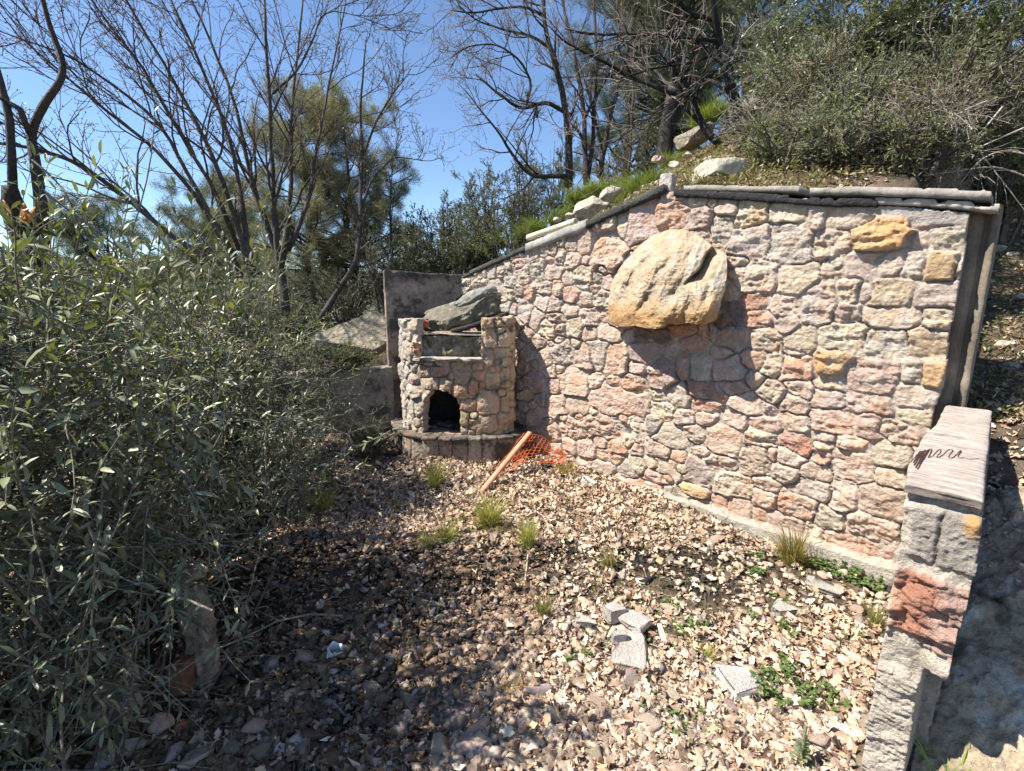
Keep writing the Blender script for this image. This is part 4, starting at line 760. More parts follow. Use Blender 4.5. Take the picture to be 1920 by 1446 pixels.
def weed(name, lab, P, r, h, n, ls, seed, col, group=None, rnd=.8, cat='plant'):
    rg = np.random.RandomState(seed); P = np.array(P, float); root = thing(name, lab, cat, P, group); ns = max(6, n // 7); a = rg.uniform(0, 6.28, ns); rr = r * np.sqrt(rg.rand(ns)); tip = P + np.stack([rr*np.cos(a), rr*np.sin(a)*.8, h * rg.uniform(.3, 1, ns)], -1)
    tip[:, 2] += H(tip[:, 0], tip[:, 1]) - H(P[0], P[1]); K = 6; t = np.linspace(0, 1, K)[None, :, None]; b = P * .5 + tip * .5; b[:, 2] = H(b[:, 0], b[:, 1]) - .005
    pth = b[:, None] * (1-t) + tip[:, None] * t + np.array([0, 0, .3]) * h * (t * (1-t)); v, f = tubes(pth, .0014, 3); under(root, mk('stems', v, f, MAT['weed'], np.array(col) * .9))
    i = rg.randint(0, ns, n); x = np.clip(rg.beta(2.5, 1, n), .1, .99) * (K-1); k = x.astype(int); fr = (x-k)[:, None]; p = pth[i, k]*(1-fr) + pth[i, np.minimum(k+1, K-1)]*fr; an = rg.uniform(0, 6.28, n); dr = np.stack([np.cos(an), np.sin(an), rg.uniform(-.1, .7, n)], -1)
    A = Acc(); L = ls * rg.uniform(.6, 1.3, n); leaves(A, p, dr, np.array([0, 0, 1.]) + rg.normal(0, .25, dr.shape), L, L * rnd, jcol(col, n, rg, .2), True); under(root, A.build('foliage', MAT['weed'])); return root
def gp(px, py):     # where the photo's pixel meets the ground
    r = ray(px, py); d = r / np.linalg.norm(r); ts = np.arange(.5, 30, .02); q = np.array([0, 0, EYE]) + d * ts[:, None]
    k = int(np.argmax(q[:, 2] < H(q[:, 0], q[:, 1]))) or len(ts) - 1; return q[k]
# ---- bare multi-stemmed tree, centre left
K1 = [[(6.2, 6.0), (535, 590, .085), (528, 540, .08), (528, 490, .07), (515, 430, .05), (514, 360, .042), (510, 300, .036), (505, 180, .028), (500, 60, .02), (492, -60, .012)],
 [(6.2, 6.6), (528, 500, .07), (540, 430, .05), (545, 350, .036), (545, 220, .026), (560, 90, .018), (572, -60, .01)], [(6.2, 5.6), (528, 500, .07), (505, 430, .05), (470, 330, .034), (452, 240, .028), (428, 150, .022), (385, 60, .016), (340, -40, .01)],
 [(6.1, 6.0), (512, 175, .022), (560, 130, .018), (590, 70, .015), (600, 25, .012), (625, 20, .009), (700, 40, .004)], [(6.3, 6.9), (540, 470, .05), (575, 400, .035), (590, 290, .026), (615, 170, .018), (640, 60, .012), (650, -20, .008)]]
bare_tree(K1, atY(535, 600, 6.2), 'bare_tree', 'tall bare tree with twisted pale trunk standing left of the back panel', 'tree', 5, 6.2, n2=12, n3=6, n4=3, thin=.72)
K2 = [[(5.6, 5.0), (470, 590, .07), (468, 500, .055), (440, 400, .036), (390, 270, .028), (310, 120, .02), (245, 20, .015), (200, -60, .01)], [(5.6, 4.7), (455, 520, .05), (400, 420, .034), (340, 330, .028), (280, 270, .024), (200, 205, .018), (120, 140, .013), (30, 60, .008)],
 [(5.6, 4.8), (450, 470, .04), (400, 350, .03), (310, 205, .022), (260, 110, .018), (205, 50, .014), (150, -30, .01)], [(5.6, 4.4), (440, 480, .04), (380, 380, .03), (300, 225, .022), (200, 150, .016), (120, 100, .012), (0, 60, .007)],
 [(5.5, 4.2), (430, 500, .045), (330, 450, .036), (235, 370, .03), (140, 300, .026), (60, 276, .022), (-20, 268, .016)], [(5.6, 5.2), (470, 500, .05), (455, 380, .034), (430, 250, .026), (380, 130, .02), (330, 20, .014), (300, -50, .01)]]
bare_tree(K2, atY(470, 600, 5.6), 'bare_tree', 'wide bare tree whose long stems lean to the upper left over the olive', 'tree', 6, 5.6, n2=12, n3=6, n4=3, twc=(.17, .11, .09), thin=.72)
K3 = [[(5.9, 5.9), (600, 600, .04), (635, 535, .035), (668, 508, .032), (676, 420, .024), (680, 300, .02), (674, 190, .014), (686, 70, .006)], [(5.9, 5.8), (680, 290, .018), (705, 225, .012), (740, 175, .008), (772, 130, .004)], [(5.9, 6.1), (676, 400, .018), (700, 330, .012), (740, 290, .008), (790, 300, .004)]]
bare_tree(K3, atY(600, 605, 5.9), 'bare_sapling', 'slender bare sapling curving up just left of the back panel', 'tree', 7, 5.9, n2=9, n3=5, n4=3, tw=(.3, .7))
# charred forked tree at the left edge
rt = thing('charred_tree', 'thick charred forked tree with splintered orange wood at the left edge', 'tree', atY(120, 760, 2.6)); A = Acc()
for Y, l in [((2.6, 2.5), [(150, 800, .06), (120, 640, .058), (95, 560, .06), (60, 480, .06), (25, 390, .055), (18, 350, .03)]), ((2.5, 2.4), [(25, 385, .022), (22, 300, .018), (18, 220, .016), (-2, 140, .013), (-30, 60, .01)]),
             ((2.5, 2.5), [(75, 420, .03), (76, 380, .026), (66, 300, .022), (55, 250, .02), (88, 185, .017), (118, 150, .016), (120, 118, .015), (98, 65, .012), (85, 20, .01), (70, -40, .009)]), ((2.5, 2.4), [(56, 250, .016), (45, 225, .014), (38, 205, .012), (12, 190, .009), (-10, 180, .006)]), ((2.5, 2.6), [(60, 480, .05), (78, 440, .036), (78, 395, .028), (76, 370, .024)])]:
    p, r = trace([x for x in l], Y[0], Y[1], 30, 3, .05); v, f = tubes(p[None], (r * (1 + .15 * fbm(p * 20, 3, 2)))[None], 10, True); A.add(v, f, np.array([.06, .048, .045]) * (1 + .5 * fbm(v * [12, 12, 4], 3, 8))[:, None])
under(rt, A.build('trunk', MAT['char'], smooth=True))
B = Acc(); rg = np.random.RandomState(3)
for k in range(9):
    V_, F_ = rockmesh((.006 + .008 * rg.rand(), .006, .02 + .05 * rg.rand()), 50 + k, 2, 5, .1); B.add(V_ @ rot(rg.normal(0, .3), rg.normal(0, .3), 0).T + atY(10 + 55 * rg.rand(), 380 + 35 * rg.rand(), 2.44), F_, jcol((.50, .22, .06), 1, rg)[0])
under(rt, B.build('splinters', MAT['wood']))
tq, _ = trace([(75, 280, .01), (200, 280, .01), (300, 310, .008)], 2.5, 2.6, 8, 2, .05)
# ---- bare oaks on the slope
OK1 = [[(7.6, 7.4), (1066, 350, .085), (1068, 320, .075), (1066, 250, .065), (1056, 170, .055), (1035, 100, .045), (1020, 50, .036), (1018, -40, .03)], [(7.6, 7.2), (1066, 215, .04), (1020, 188, .034), (985, 205, .03), (960, 200, .026), (925, 165, .02), (893, 140, .016)], [(7.3, 7.0), (985, 205, .02), (1000, 160, .02), (975, 110, .018), (930, 82, .015), (880, 85, .012), (845, 110, .008)],
 [(7.5, 7.2), (1018, 30, .03), (1000, 18, .025), (970, 10, .02), (900, 25, .016), (845, 20, .01)], [(7.5, 7.3), (1035, 95, .03), (1005, 68, .024), (960, 60, .02), (900, 45, .014), (860, 10, .008)], [(7.6, 7.3), (1068, 333, .05), (1040, 330, .04), (995, 335, .036), (975, 310, .03), (945, 260, .022), (905, 210, .014), (862, 160, .006)]]
bare_tree(OK1, atY(1066, 355, 7.6), 'bare_oak', 'bare oak with crooked limbs reaching left over the sky, leftmost on the slope', 'tree', 11, 7.6, n2=10, n3=6, n4=3, tw=(.35, .9), bark=(.06, .05, .045), twc=(.20, .16, .12), ang=(.5, 1.2), thin=.8)
OK2 = [[(7.9, 8.0), (1100, 345, .06), (1098, 300, .05), (1096, 220, .04), (1083, 120, .03), (1062, 40, .024), (1045, -40, .02)], [(7.9, 8.2), (1102, 340, .05), (1112, 270, .04), (1114, 180, .034), (1118, 80, .028), (1112, -30, .02)], [(7.9, 8.1), (1096, 220, .03), (1140, 140, .02), (1160, 60, .014), (1170, -20, .01)]]
bare_tree(OK2, atY(1102, 350, 7.9), 'bare_oak', 'twin-stemmed bare oak, second from the left on the slope', 'tree', 12, 7.9, n2=9, n3=5, n4=3, tw=(.3, .8), bark=(.07, .055, .05), thin=.85)
OK3 = [[(8.1, 8.2), (1125, 332, .055), (1130, 290, .05), (1145, 220, .036), (1168, 130, .026), (1190, 40, .02), (1205, -30, .016)], [(8.1, 8.3), (1130, 280, .03), (1110, 200, .02), (1090, 130, .014), (1070, 80, .01)]]
bare_tree(OK3, atY(1125, 338, 8.1), 'bare_oak', 'thin leaning bare oak right of the twin-stemmed one', 'tree', 13, 8.1, n2=9, n3=5, n4=3, tw=(.3, .8), bark=(.08, .06, .05), thin=.85)
bare_tree([[(7.4, 7.4), (1180, 325, .02), (1181, 270, .018), (1186, 180, .014), (1190, 80, .008)]], atY(1180, 328, 7.4), 'bare_sapling', 'straight thin bare sapling right of the bare oaks on the slope', 'tree', 14, 7.4, n2=8, n3=4, n4=3, tw=(.2, .5), buds=False)
# burnt tree with long dead limbs
BT = [[(6.0, 6.0), (1388, 245, .085), (1380, 200, .07), (1365, 140, .055), (1350, 90, .05), (1338, 40, .045), (1332, -40, .04)], [(5.9, 6.0), (1362, 278, .05), (1335, 262, .055), (1312, 225, .045), (1302, 190, .04), (1290, 165, .036), (1280, 140, .024), (1235, 80, .014)],
 [(6.0, 5.8), (1295, 182, .034), (1255, 172, .03), (1190, 145, .026), (1120, 112, .02), (1060, 80, .014), (1030, 50, .008)], [(6.0, 5.7), (1345, 77, .024), (1290, 68, .02), (1190, 64, .018), (1110, 66, .012), (1060, 55, .007)],
 [(6.0, 5.9), (1342, 38, .04), (1320, 32, .036), (1290, 22, .03), (1270, 0, .026), (1255, -30, .02)], [(6.0, 5.8), (1350, 102, .02), (1300, 115, .018), (1220, 130, .014), (1160, 145, .008)], [(5.9, 5.6), (1370, 118, .012), (1300, 160, .010), (1240, 205, .008), (1150, 235, .005)], [(5.8, 5.5), (1340, 130, .010), (1270, 190, .009), (1200, 230, .007), (1110, 300, .004)]]
bare_tree(BT, atY(1385, 262, 6.0), 'burnt_tree', 'burnt black tree with long dead limbs stretching left above the wall', 'tree', 15, 6.0, n2=7, n3=4, n4=2, tw=(.3, .9), bark=(.028, .026, .026), twc=(.30, .25, .21), buds=False, thin=.85)
# ---- pines
pine('pine_tree', 'pine with thick dark leaning trunk behind the burnt tree', atY(1245, 300, 8.6), 5.2, .16, 1.9, 31, (.7, .3), nb=46, tr=.14, nn=36, needle=.11, col=(.075, .10, .045))
pine('pine_tree', 'pine behind the leaning-trunk pine, nearest the top right shrubs', atY(1385, 330, 10.5), 5.4, .08, 2.0, 32, (.2, .2), nb=50, tr=.12, nn=36, needle=.11, col=(.075, .105, .05), thick=1.3)
pine('pine_tree', 'pine standing behind the bare oaks on the slope', atY(1175, 400, 11.), 5.6, .10, 1.8, 33, (-.1, .2), nb=50, tr=.10, nn=36, needle=.11, col=(.075, .10, .05), thick=1.3)
pine('pine_tree', 'pine far behind, filling the gap between the two larger slope pines', atY(1290, 380, 12.5), 6.4, .10, 2.2, 39, (-.1, .2), nb=56, tr=.10, nn=36, needle=.11, col=(.07, .08, .04), thick=1.5)
pine('pine_tree', 'small feathery pine beyond the bare tree left of the back panel', atY(665, 560, 8.5), 3.1, .1, 1.0, 34, (0, 0), nb=56, tr=.05, nn=28, col=(.26, .25, .14), thick=1.0, needle=.075)
pine('pine_tree', 'low bushy pine immediately right of the twisted pale trunk', atY(590, 570, 8.0), 2.8, .1, 1.05, 35, (0, 0), nb=56, tr=.045, nn=28, col=(.25, .24, .14), thick=1.0, needle=.075)
pine('pine_tree', 'far pine low over the olive between the bare trees', atY(430, 580, 10.5), 2.4, .05, 1.4, 36, (0, 0), nb=56, tr=.05, nn=30, col=(.16, .17, .085), thick=1.2)
pine('pine_tree', 'smallest far pine left of the slope, beside the sky gap', atY(740, 570, 9.), 2.3, .05, .75, 37, (0, 0), nb=36, tr=.04, nn=15, col=(.25, .24, .14), thick=1.0, needle=.075)
pine('pine_tree', 'far low pine at the left, behind the charred forked tree', atY(220, 580, 12.), 2.0, .05, 1.5, 38, (0, 0), nb=40, tr=.05, nn=22, col=(.13, .15, .08), thick=1.5)
# ---- shrubs beyond the wall and on the slope
def sh(px, py, Y, rx, rz, seed, n, lab, col=(.085, .095, .05), ll=.028, lw=.35, g='shrubs on the slope behind the wall', nm='shrub', ry=None, **k):
    c = atY(px, py, Y); return shrub(nm, lab, 'shrub', c, (rx, ry or rx, rz), seed, n, ll, lw, col, g, **k)
GL = 'shrubs on the slope behind the wall'
sh(800, 455, 7.5, .55, .5, 41, 14000, 'grey-green bush just above the back panel', (.12, .135, .075), .026)
sh(880, 440, 7.8, .6, .6, 42, 14000, 'grey-green bush above the left end of the big wall', (.12, .14, .075), .026)
sh(925, 385, 8.5, .5, .65, 43, 14000, 'tall dark bush left of the bare oaks', (.075, .09, .05), .028)
sh(855, 420, 10.5, .8, .7, 44, 14000, 'far bush low against the sky gap', (.12, .14, .085), .03)
sh(975, 390, 7.8, .45, .45, 45, 14000, 'green bush at the foot of the bare oaks', (.085, .11, .05), .024)
sh(960, 440, 6.5, .35, .22, 46, 5000, 'low bright green bush above the cream pipe', (.14, .20, .05), .018, up=.1)
sh(720, 470, 7.0, .6, .45, 47, 8000, 'dark bush behind the back panel', (.07, .08, .04), .026)
sh(640, 540, 7.0, .6, .4, 48, 7000, 'dark low bush behind the pale boulder', (.055, .065, .035), .026)
sh(1010, 340, 8.8, .5, .6, 49, 7000, 'dark bush between the bare oak trunks', (.075, .09, .045), .026)
sh(1150, 280, 9.0, .7, .6, 50, 8000, 'dark bush behind the thin leaning oak', (.06, .075, .035), .026)
R_ = [(1480, 120, 5.6, .75, .8, 'olive-leaved bush right of the burnt tree'), (1600, 60, 5.0, .8, .9, 'big grey-green bush at the top right, left of the tallest'), (1740, 40, 4.6, .8, .9, 'tallest dark bush at the top right'), (1880, 80, 4.2, .7, .9, 'dark bush filling the upper right corner'), (1540, 230, 5.0, .6, .45, 'twiggy bush above the left coping slab'), (1680, 220, 4.5, .6, .5, 'twiggy bush above the right coping slab'),
      (1820, 240, 3.9, .5, .5, 'thorny bush hanging over the right end of the wall'), (1900, 330, 3.9, .4, .4, 'dark bush behind the end pier'), (1450, 20, 6.5, .8, .9, 'pale olive bush on the skyline right of the pines'), (1760, 300, 4.1, .45, .22, 'low twiggy bush touching the right coping slab'), (1600, 300, 4.4, .45, .22, 'low green bush behind the coping joint'), (1920, 200, 5.0, .7, .8, 'shadowy bush at the right edge'), (1480, 290, 4.9, .4, .22, 'low dry bush right of the pale rock')]
for k, (a_, b_, Y, rx, rz, lab) in enumerate(R_):
    sh(a_, b_, Y, rx, rz, 60 + k, int(7000 * (1.5 if k < 4 else 1.0)), lab, [(.10, .125, .06), (.12, .14, .07), (.08, .10, .045), (.11, .13, .055)][k % 4], .036 if k < 4 else .028, .34, nst=12, n2=7, n3=5, twc=(.20, .17, .14) if k % 3 else (.34, .29, .24), tw=.0024, gcol=(.20, .23, .07) if k % 2 else None, clump=.6, mat='olive' if k % 2 == 0 else 'scrub')
SL = [(830, 400, 8.6, .5, .55), (905, 345, 9.5, .5, .6), (770, 430, 9.2, .6, .45), (980, 330, 9.5, .45, .6), (1045, 300, 9.6, .5, .6), (900, 450, 6.9, .4, .3), (850, 470, 6.6, .4, .3), (790, 490, 6.6, .45, .3), (1215, 250, 9.2, .5, .5), (1290, 230, 8.8, .4, .4)]
SL.sort()
for k, (a_, b_, Y, rx, rz) in enumerate(SL): sh(a_, b_, Y, rx, rz, 110 + k, 13000, 'grey-green scrub bush on the hillside beyond the bare oaks, ' + nth(k), [(.11, .125, .07), (.09, .105, .055), (.13, .14, .08)][k % 3], .03, .36)
rgS = np.random.RandomState(12); kk = 0
for row, (py_, n_) in enumerate([(322, 7), (275, 6), (225, 5), (170, 5)]):
    for q_ in range(n_):
        px_ = (1440 if row < 1 else 1420) + (490 / n_) * (q_ + rgS.uniform(.2, .8)); g_2 = gp(px_, py_); g_2 = g_2 if g_2[1] < 9 else atY(px_, py_, 7.)
        rr_s = .30 + .10 * row; shrub('brushwood', 'tangled dry bush above the wall, ' + nth(q_) + ' in the ' + ['lowest', 'second', 'third', 'highest'][row] + ' row', 'bush', g_2 + [0, 0, rr_s * .55], (rr_s * 1.2, rr_s * 1.1, rr_s * .9), 140 + kk, [5200, 2600, 4600, 1500][kk % 4], [.022, .03, .018, .022][kk % 4] + .003 * row, .36, [(.12, .14, .06), (.11, .15, .055), (.17, .16, .08), (.09, .12, .045)][kk % 4], 'brushwood above the wall', nst=12 + 3 * (kk % 3), n2=6, n3=5, twc=[(.20, .17, .13), (.30, .25, .20), (.40, .35, .29)][kk % 3], tw=.0024, gcol=(.20, .24, .07) if kk % 3 == 0 else None, base=g_2 - [0, 0, .05], vcol=.3); kk += 1
for k, (a_, b_, Y, rx, rz) in enumerate([(180, 560, 9., .9, .5), (290, 570, 7.5, .7, .4), (390, 580, 8.2, .7, .45), (500, 570, 8.8, .8, .45), (560, 600, 6.6, .45, .3), (600, 530, 9.8, 1.0, .75), (660, 520, 8.8, .7, .55), (730, 490, 9.4, .9, .7), (540, 540, 11., 1.1, .8)]): sh(a_, b_, Y, rx, rz, 170 + k, 10000, 'dark green bush on the terrace behind the olives, ' + nth(k), [(.075, .09, .045), (.09, .10, .05)][k % 2], .034, .36, g='bushes on the terrace behind the olives')
for k_ in range(5):
    rgd = np.random.RandomState(50 + k_); a0, b0 = 1440 + 95 * k_, 300 - 14 * k_; Yd = 4.0 - .22 * k_; ps = []
    for q_ in range(6):
        an3 = rgd.uniform(-2.8, -.3); l_ = rgd.uniform(60, 150); bx_ = rgd.uniform(-30, 30); ps.append(trace([(a0 + bx_ + math.cos(an3) * l_ * t_ + 14 * math.sin(3 * t_ + q_), b0 + math.sin(an3) * l_ * t_ + 26 * t_ * t_, .004) for t_ in np.linspace(0, 1, 6)], Yd, Yd + rgd.uniform(-.5, .2), 10, q_, .1)[0])
    rdb = thing('dead_branch', 'pale leafless dead branches sticking out of the bushes above the coping, ' + nth(k_), 'branches', atY(a0, b0, Yd), 'dead branches above the coping'); ps = np.array(ps); T = Acc(); v, f = tubes(ps, np.linspace(.006, .002, 10)[None], 4); T.add(v, f, (.44, .38, .31)); p2, r2 = grow(ps, np.full((6, 10), .004), 9, .08, .35, .4, 1.2, 6, .16, 0, rgd); v, f = tubes(p2, np.clip(r2, .0014, .0022), 3); T.add(v, f, (.38, .33, .27)); p3, r3 = grow(p2, r2, 3, .04, .14, .4, 1.2, 4, .16, 0, rgd); v, f = tubes(p3, np.full(r3.shape, .0013), 3); T.add(v, f, (.34, .29, .24)); under(rdb, T.build('twigs', MAT['bark']))
# arching dead canes at the right
cn = thing('dead_canes', 'pale arching dead canes dangling over the right end of the wall', 'branches', atY(1870, 420, 3.2)); ps = []
for k, l in enumerate([[(1780, 235), (1810, 245), (1840, 290), (1880, 340), (1925, 400)], [(1765, 270), (1760, 310), (1785, 345), (1790, 350)], [(1880, 200), (1830, 260), (1760, 300), (1700, 345)], [(1920, 240), (1850, 270), (1790, 300), (1755, 340)], [(1850, 190), (1800, 210), (1770, 240), (1765, 290)], [(1920, 330), (1870, 310), (1800, 320), (1730, 330)], [(1925, 290), (1880, 280), (1835, 300), (1800, 345)]]):
    p, _ = trace([(a, b, .004) for a, b in l], 3.3 - .05*k, 3.0, 12, k, .1); ps.append(p)
v, f = tubes(np.array(ps), np.array([[.006]*1]*len(ps)) * np.linspace(1, .4, 12)[None], 5); T = Acc(); T.add(v, f, (.42, .37, .31)); rg = np.random.RandomState(9); p2, r2 = grow(np.array(ps), np.full((len(ps), 12), .004), 12, .1, .4, .4, 1.2, 6, .15, -.02, rg); v, f = tubes(p2, np.clip(r2, .0012, .002), 3); T.add(v, f, (.36, .31, .26)); under(cn, T.build('canes', MAT['bark']))
# ---- olive bushes in the foreground: silver-green lance leaves in pairs along long shoots
def olive(lab, ells, base, seed, nsh, ll, cols, sprays=(), hang=.0, leafn=26, group='olive bushes at the left', slen=(.35, .8), fold=True):
    rg = np.random.RandomState(seed); base = np.array(base, float); root = thing('olive_bush', lab, 'olive bush', base, group); w = np.array([e[2][0]*e[2][1]*e[2][2] for e in ells]) ** .8; w = w / w.sum(); S = []; 
    which = rg.choice(len(ells), nsh, p=w)
    for k in which:
        c, _, r = ells[k]; r = np.array(r); d = nrm(rg.normal(size=3)); p = np.array(c) + d * r * rg.uniform(.35, 1.0) ** .6; L = rg.uniform(*slen); dr = nrm(d * r * .6 / r.max() + rg.normal(0, .55, 3) + [.15, -.1, .15 - hang]); q = [p - dr * L * .7]; 
        for _ in range(9): dr = nrm(dr + rg.normal(0, .09, 3) + [0, 0, -.03 - hang * .2]); q.append(q[-1] + dr * L / 9)
        S.append(q)
    for sp in sprays: p, _ = trace([(a, b, .004) for a, b in sp[1:]], sp[0], sp[0], 10, 1, .05); S.append(list(p))
    S = np.array(S); n = len(S); A = Acc(); rr = rg.uniform(.0016, .0030, n)[:, None] * np.linspace(1.3, .45, 10)[None]; v, f = tubes(S, rr, 4); A.add(v, f, np.array([.23, .21, .17]))
    i = rg.choice(n, max(4, n // 12), replace=False); t = np.linspace(0, 1, 10)[None, :, None]; m = (S[i, 0] + base) / 2 + rg.normal(0, .12, (len(i), 3)); B_ = base*(1-t)**2 + 2*m[:, None]*t*(1-t) + S[i, 0][:, None]*t**2
    v, f = tubes(B_, np.linspace(.012, .003, 10)[None] * rg.uniform(.5, 1, (len(i), 1)), 6); A.add(v, f, np.array([.12, .10, .085])); under(root, A.build('stems', MAT['bark']))
    N = n * leafn; i = np.repeat(np.arange(n), leafn); x = np.tile(np.linspace(.8, 8.95, leafn // 2).repeat(2), n) + rg.normal(0, .05, N); x = np.clip(x, 0, 8.99); k = x.astype(int); fr = (x-k)[:, None]; p = S[i, k]*(1-fr) + S[i, k+1]*fr; d = nrm(S[i, k+1] - S[i, k])
    sx = nrm(np.cross(d, nrm(rg.normal(size=(n, 3)))[i])); tw = (np.arange(N) // 2 % 2)[:, None]; sx = np.where(tw, nrm(np.cross(d, sx)), sx); sg = np.where(np.arange(N) % 2, 1., -1.)[:, None]; dr = nrm(d * .8 + sx * sg * rg.uniform(.5, 1.0, (N, 1)) + rg.normal(0, .15, d.shape)); keep = rg.rand(N) < .86
    L = ll * rg.uniform(.45, 1.3, N) * rg.uniform(.7, 1.2, n)[i] * (1.1 - .35 * x / 9); C_ = np.array(cols)[rg.randint(0, len(cols), n)][i] * (1 + rg.normal(0, .16, (N, 1))); up_ = nrm(np.cross(dr, np.cross([0, 0, 1.], dr))) + rg.normal(0, .45, dr.shape)
    A = Acc(); leaves(A, p[keep], dr[keep], up_[keep], L[keep], L[keep] * .25, np.clip(C_[keep], .01, .6), fold); under(root, A.build('foliage', MAT['olive'])); return root
OC = [(.075, .105, .055), (.10, .13, .070), (.055, .08, .045), (.18, .19, .06), (.22, .23, .11), (.15, .17, .07), (.045, .07, .04)]
def upspray(n, seed, x0, x1, Y0, Y1, y0, y1, L0, L1):
    r_ = np.random.RandomState(seed); o_ = []
    for k in range(n):
        x = r_.uniform(x0, x1); y = r_.uniform(y0, y1); l = r_.uniform(L0, L1); dx = r_.normal(10, 45); o_.append((r_.uniform(Y0, Y1), (x, y), (x + dx * .3, y - l * .35), (x + dx * .6, y - l * .7), (x + dx, y - l)))
    return tuple(o_)
def el(px, py, Y, rx, ry, rz): return (atY(px, py, Y), 0, (rx, ry, rz))
olive('nearest olive bush, its long leaves filling the left edge', [el(40, 620, 1.25, .30, .35, .26), el(120, 720, 1.25, .36, .4, .28), el(60, 900, 1.1, .36, .35, .30), el(260, 640, 1.5, .3, .35, .26), el(190, 850, 1.35, .34, .35, .28), el(-250, 800, 1.2, .5, .5, .7)], (-1.75, 1.35, -.3), 81, 210, .054, OC,
      sprays=list(upspray(12, 5, 0, 330, 1.2, 1.7, 560, 620, 130, 300)) + [(1.45, (500/2.4, 1340/2.4), (230, 480), (262, 400), (285, 300), (292, 230), (290, 130)), (1.3, (170, 640), (240, 560), (300, 520), (360, 470), (420, 380)), (1.7, (330, 600), (350, 480), (362, 380), (360, 300)), (1.6, (120, 560), (150, 440), (160, 360), (190, 290)), (1.5, (60, 560), (50, 460), (80, 380), (70, 330)), (1.9, (430, 600), (470, 500), (480, 420), (500, 370)), (1.8, (260, 620), (300, 500), (310, 420), (330, 350)), (1.7, (200, 600), (215, 470), (240, 400), (245, 330)),  (1.4, (10, 600), (20, 500), (60, 430), (130, 400)), (1.5, (60, 300), (130, 360), (150, 440), (170, 520)), (1.2, (0, 830), (100, 850), (240, 800), (380, 710)), (1.25, (30, 690), (200, 690), (330, 670), (430, 640))], leafn=24)
olive('middle olive bush with dense small silvery leaves', [el(380, 680, 2.2, .48, .5, .36), el(230, 600, 2.3, .55, .5, .34), el(430, 830, 2.0, .42, .42, .28), el(330, 950, 1.8, .40, .35, .20), el(300, 780, 2.0, .55, .4, .4), el(90, 680, 2.2, .6, .5, .42), el(180, 900, 1.8, .5, .4, .3)], (-1.9, 2.1, -.3), 82, 440, .047, OC, leafn=26, sprays=upspray(22, 6, 80, 560, 1.9, 2.5, 560, 620, 90, 250))
olive('farthest olive bush reaching toward the corner oven', [el(500, 700, 3.2, .55, .5, .40), el(570, 790, 3.1, .42, .4, .32), el(400, 600, 3.3, .7, .5, .5), el(520, 880, 2.8, .45, .4, .28), el(200, 620, 3.3, .8, .5, .42)], (-1.9, 3.2, -.2), 83, 780, .042, OC, leafn=26, fold=False, sprays=upspray(16, 7, 330, 560, 2.8, 3.4, 600, 660, 60, 170))
olive('sparse leggy olive with dangling bare shoots at the bottom left', [el(130, 1200, 1.15, .32, .3, .26), el(300, 1050, 1.35, .2, .25, .2), el(20, 1350, 1.0, .25, .25, .25), el(200, 1000, 1.4, .4, .3, .25)], (-1.5, 1.3, -.3), 84, 130, .05, OC[:3], hang=.25, leafn=18, slen=(.4, .9),
      sprays=[(1.05, (165, 985), (200, 1050), (150, 1180), (120, 1290)), (1.2, (345, 900), (400, 1000), (430, 1100), (450, 1160)), (1.25, (170, 1090), (270, 1080), (400, 1062)), (1.0, (180, 1000), (175, 1130), (165, 1260), (140, 1380)), (1.1, (60, 1030), (50, 1150), (30, 1300))])
# unseen olive crown added further left to shade the lower left ground and leaves
olive('added unseen olive crown beyond the left edge, shading the nearest bush', [((-2.5, 1.4, 1.9), 0, (.65, .7, .6)), ((-1.75, 1.2, 1.2), 0, (.35, .4, .35)), ((-2.2, .85, 1.5), 0, (.45, .5, .4)), ((-1.55, .55, 1.15), 0, (.3, .4, .4)), ((-2.2, 1.9, 1.3), 0, (.4, .5, .4))], (-2.4, 1.7, -.3), 85, 900, .055, OC, leafn=24, fold=False)
shrub('undergrowth', 'dense dark undergrowth added as a backdrop beneath the nearest olive', 'bush', (-1.95, 1.25, .15), (.65, .6, .5), 181, 16000, .04, .3, (.055, .075, .035), nst=22, n2=8, n3=6, mat='olive', twc=(.12, .10, .08))  # bush added as a dark backdrop so the gaps look deeply shaded
shrub('undergrowth', 'dark undergrowth added as a backdrop beneath the middle olive bush', 'bush', (-2.0, 2.2, .35), (.7, .6, .6), 182, 16000, .04, .3, (.055, .075, .035), nst=22, n2=8, n3=6, mat='olive', twc=(.12, .10, .08))  # second added backdrop bush, darkening the view through the olives
shrub('undergrowth', 'dark undergrowth added as a backdrop at the back, beneath the farthest olive bush', 'bush', (-2.1, 3.2, .5), (.8, .5, .6), 183, 14000, .04, .3, (.06, .08, .04), nst=22, n2=8, n3=6, mat='olive', twc=(.12, .10, .08))
# leafy green undergrowth poking through
shrub('broadleaf_shrub', 'bright green round-leaved shrub behind the middle olive bush', 'shrub', atY(420, 590, 3.9), (.6, .4, .35), 86, 5000, .04, .7, (.10, .16, .03), nst=14)
shrub('broadleaf_shrub', 'green leafy sprigs low between the olives at the left', 'shrub', atY(200, 640, 3.0), (.7, .4, .35), 87, 4000, .04, .7, (.08, .13, .03), nst=14)
shrub('juniper', 'low feathery dark green bush at the foot of the retaining wall', 'shrub', atY(695, 815, 3.95), (.30, .22, .16), 88, 9000, .016, .22, (.055, .10, .03), nst=22, n2=8, n3=7, up=.10)
shrub('wall_plant', 'straggly yellow-green plant growing over the retaining wall', 'shrub', atY(650, 665, 4.6), (.5, .2, .13), 89, 4500, .02, .4, (.14, .17, .05), nst=16, base=atY(640, 690, 4.75))
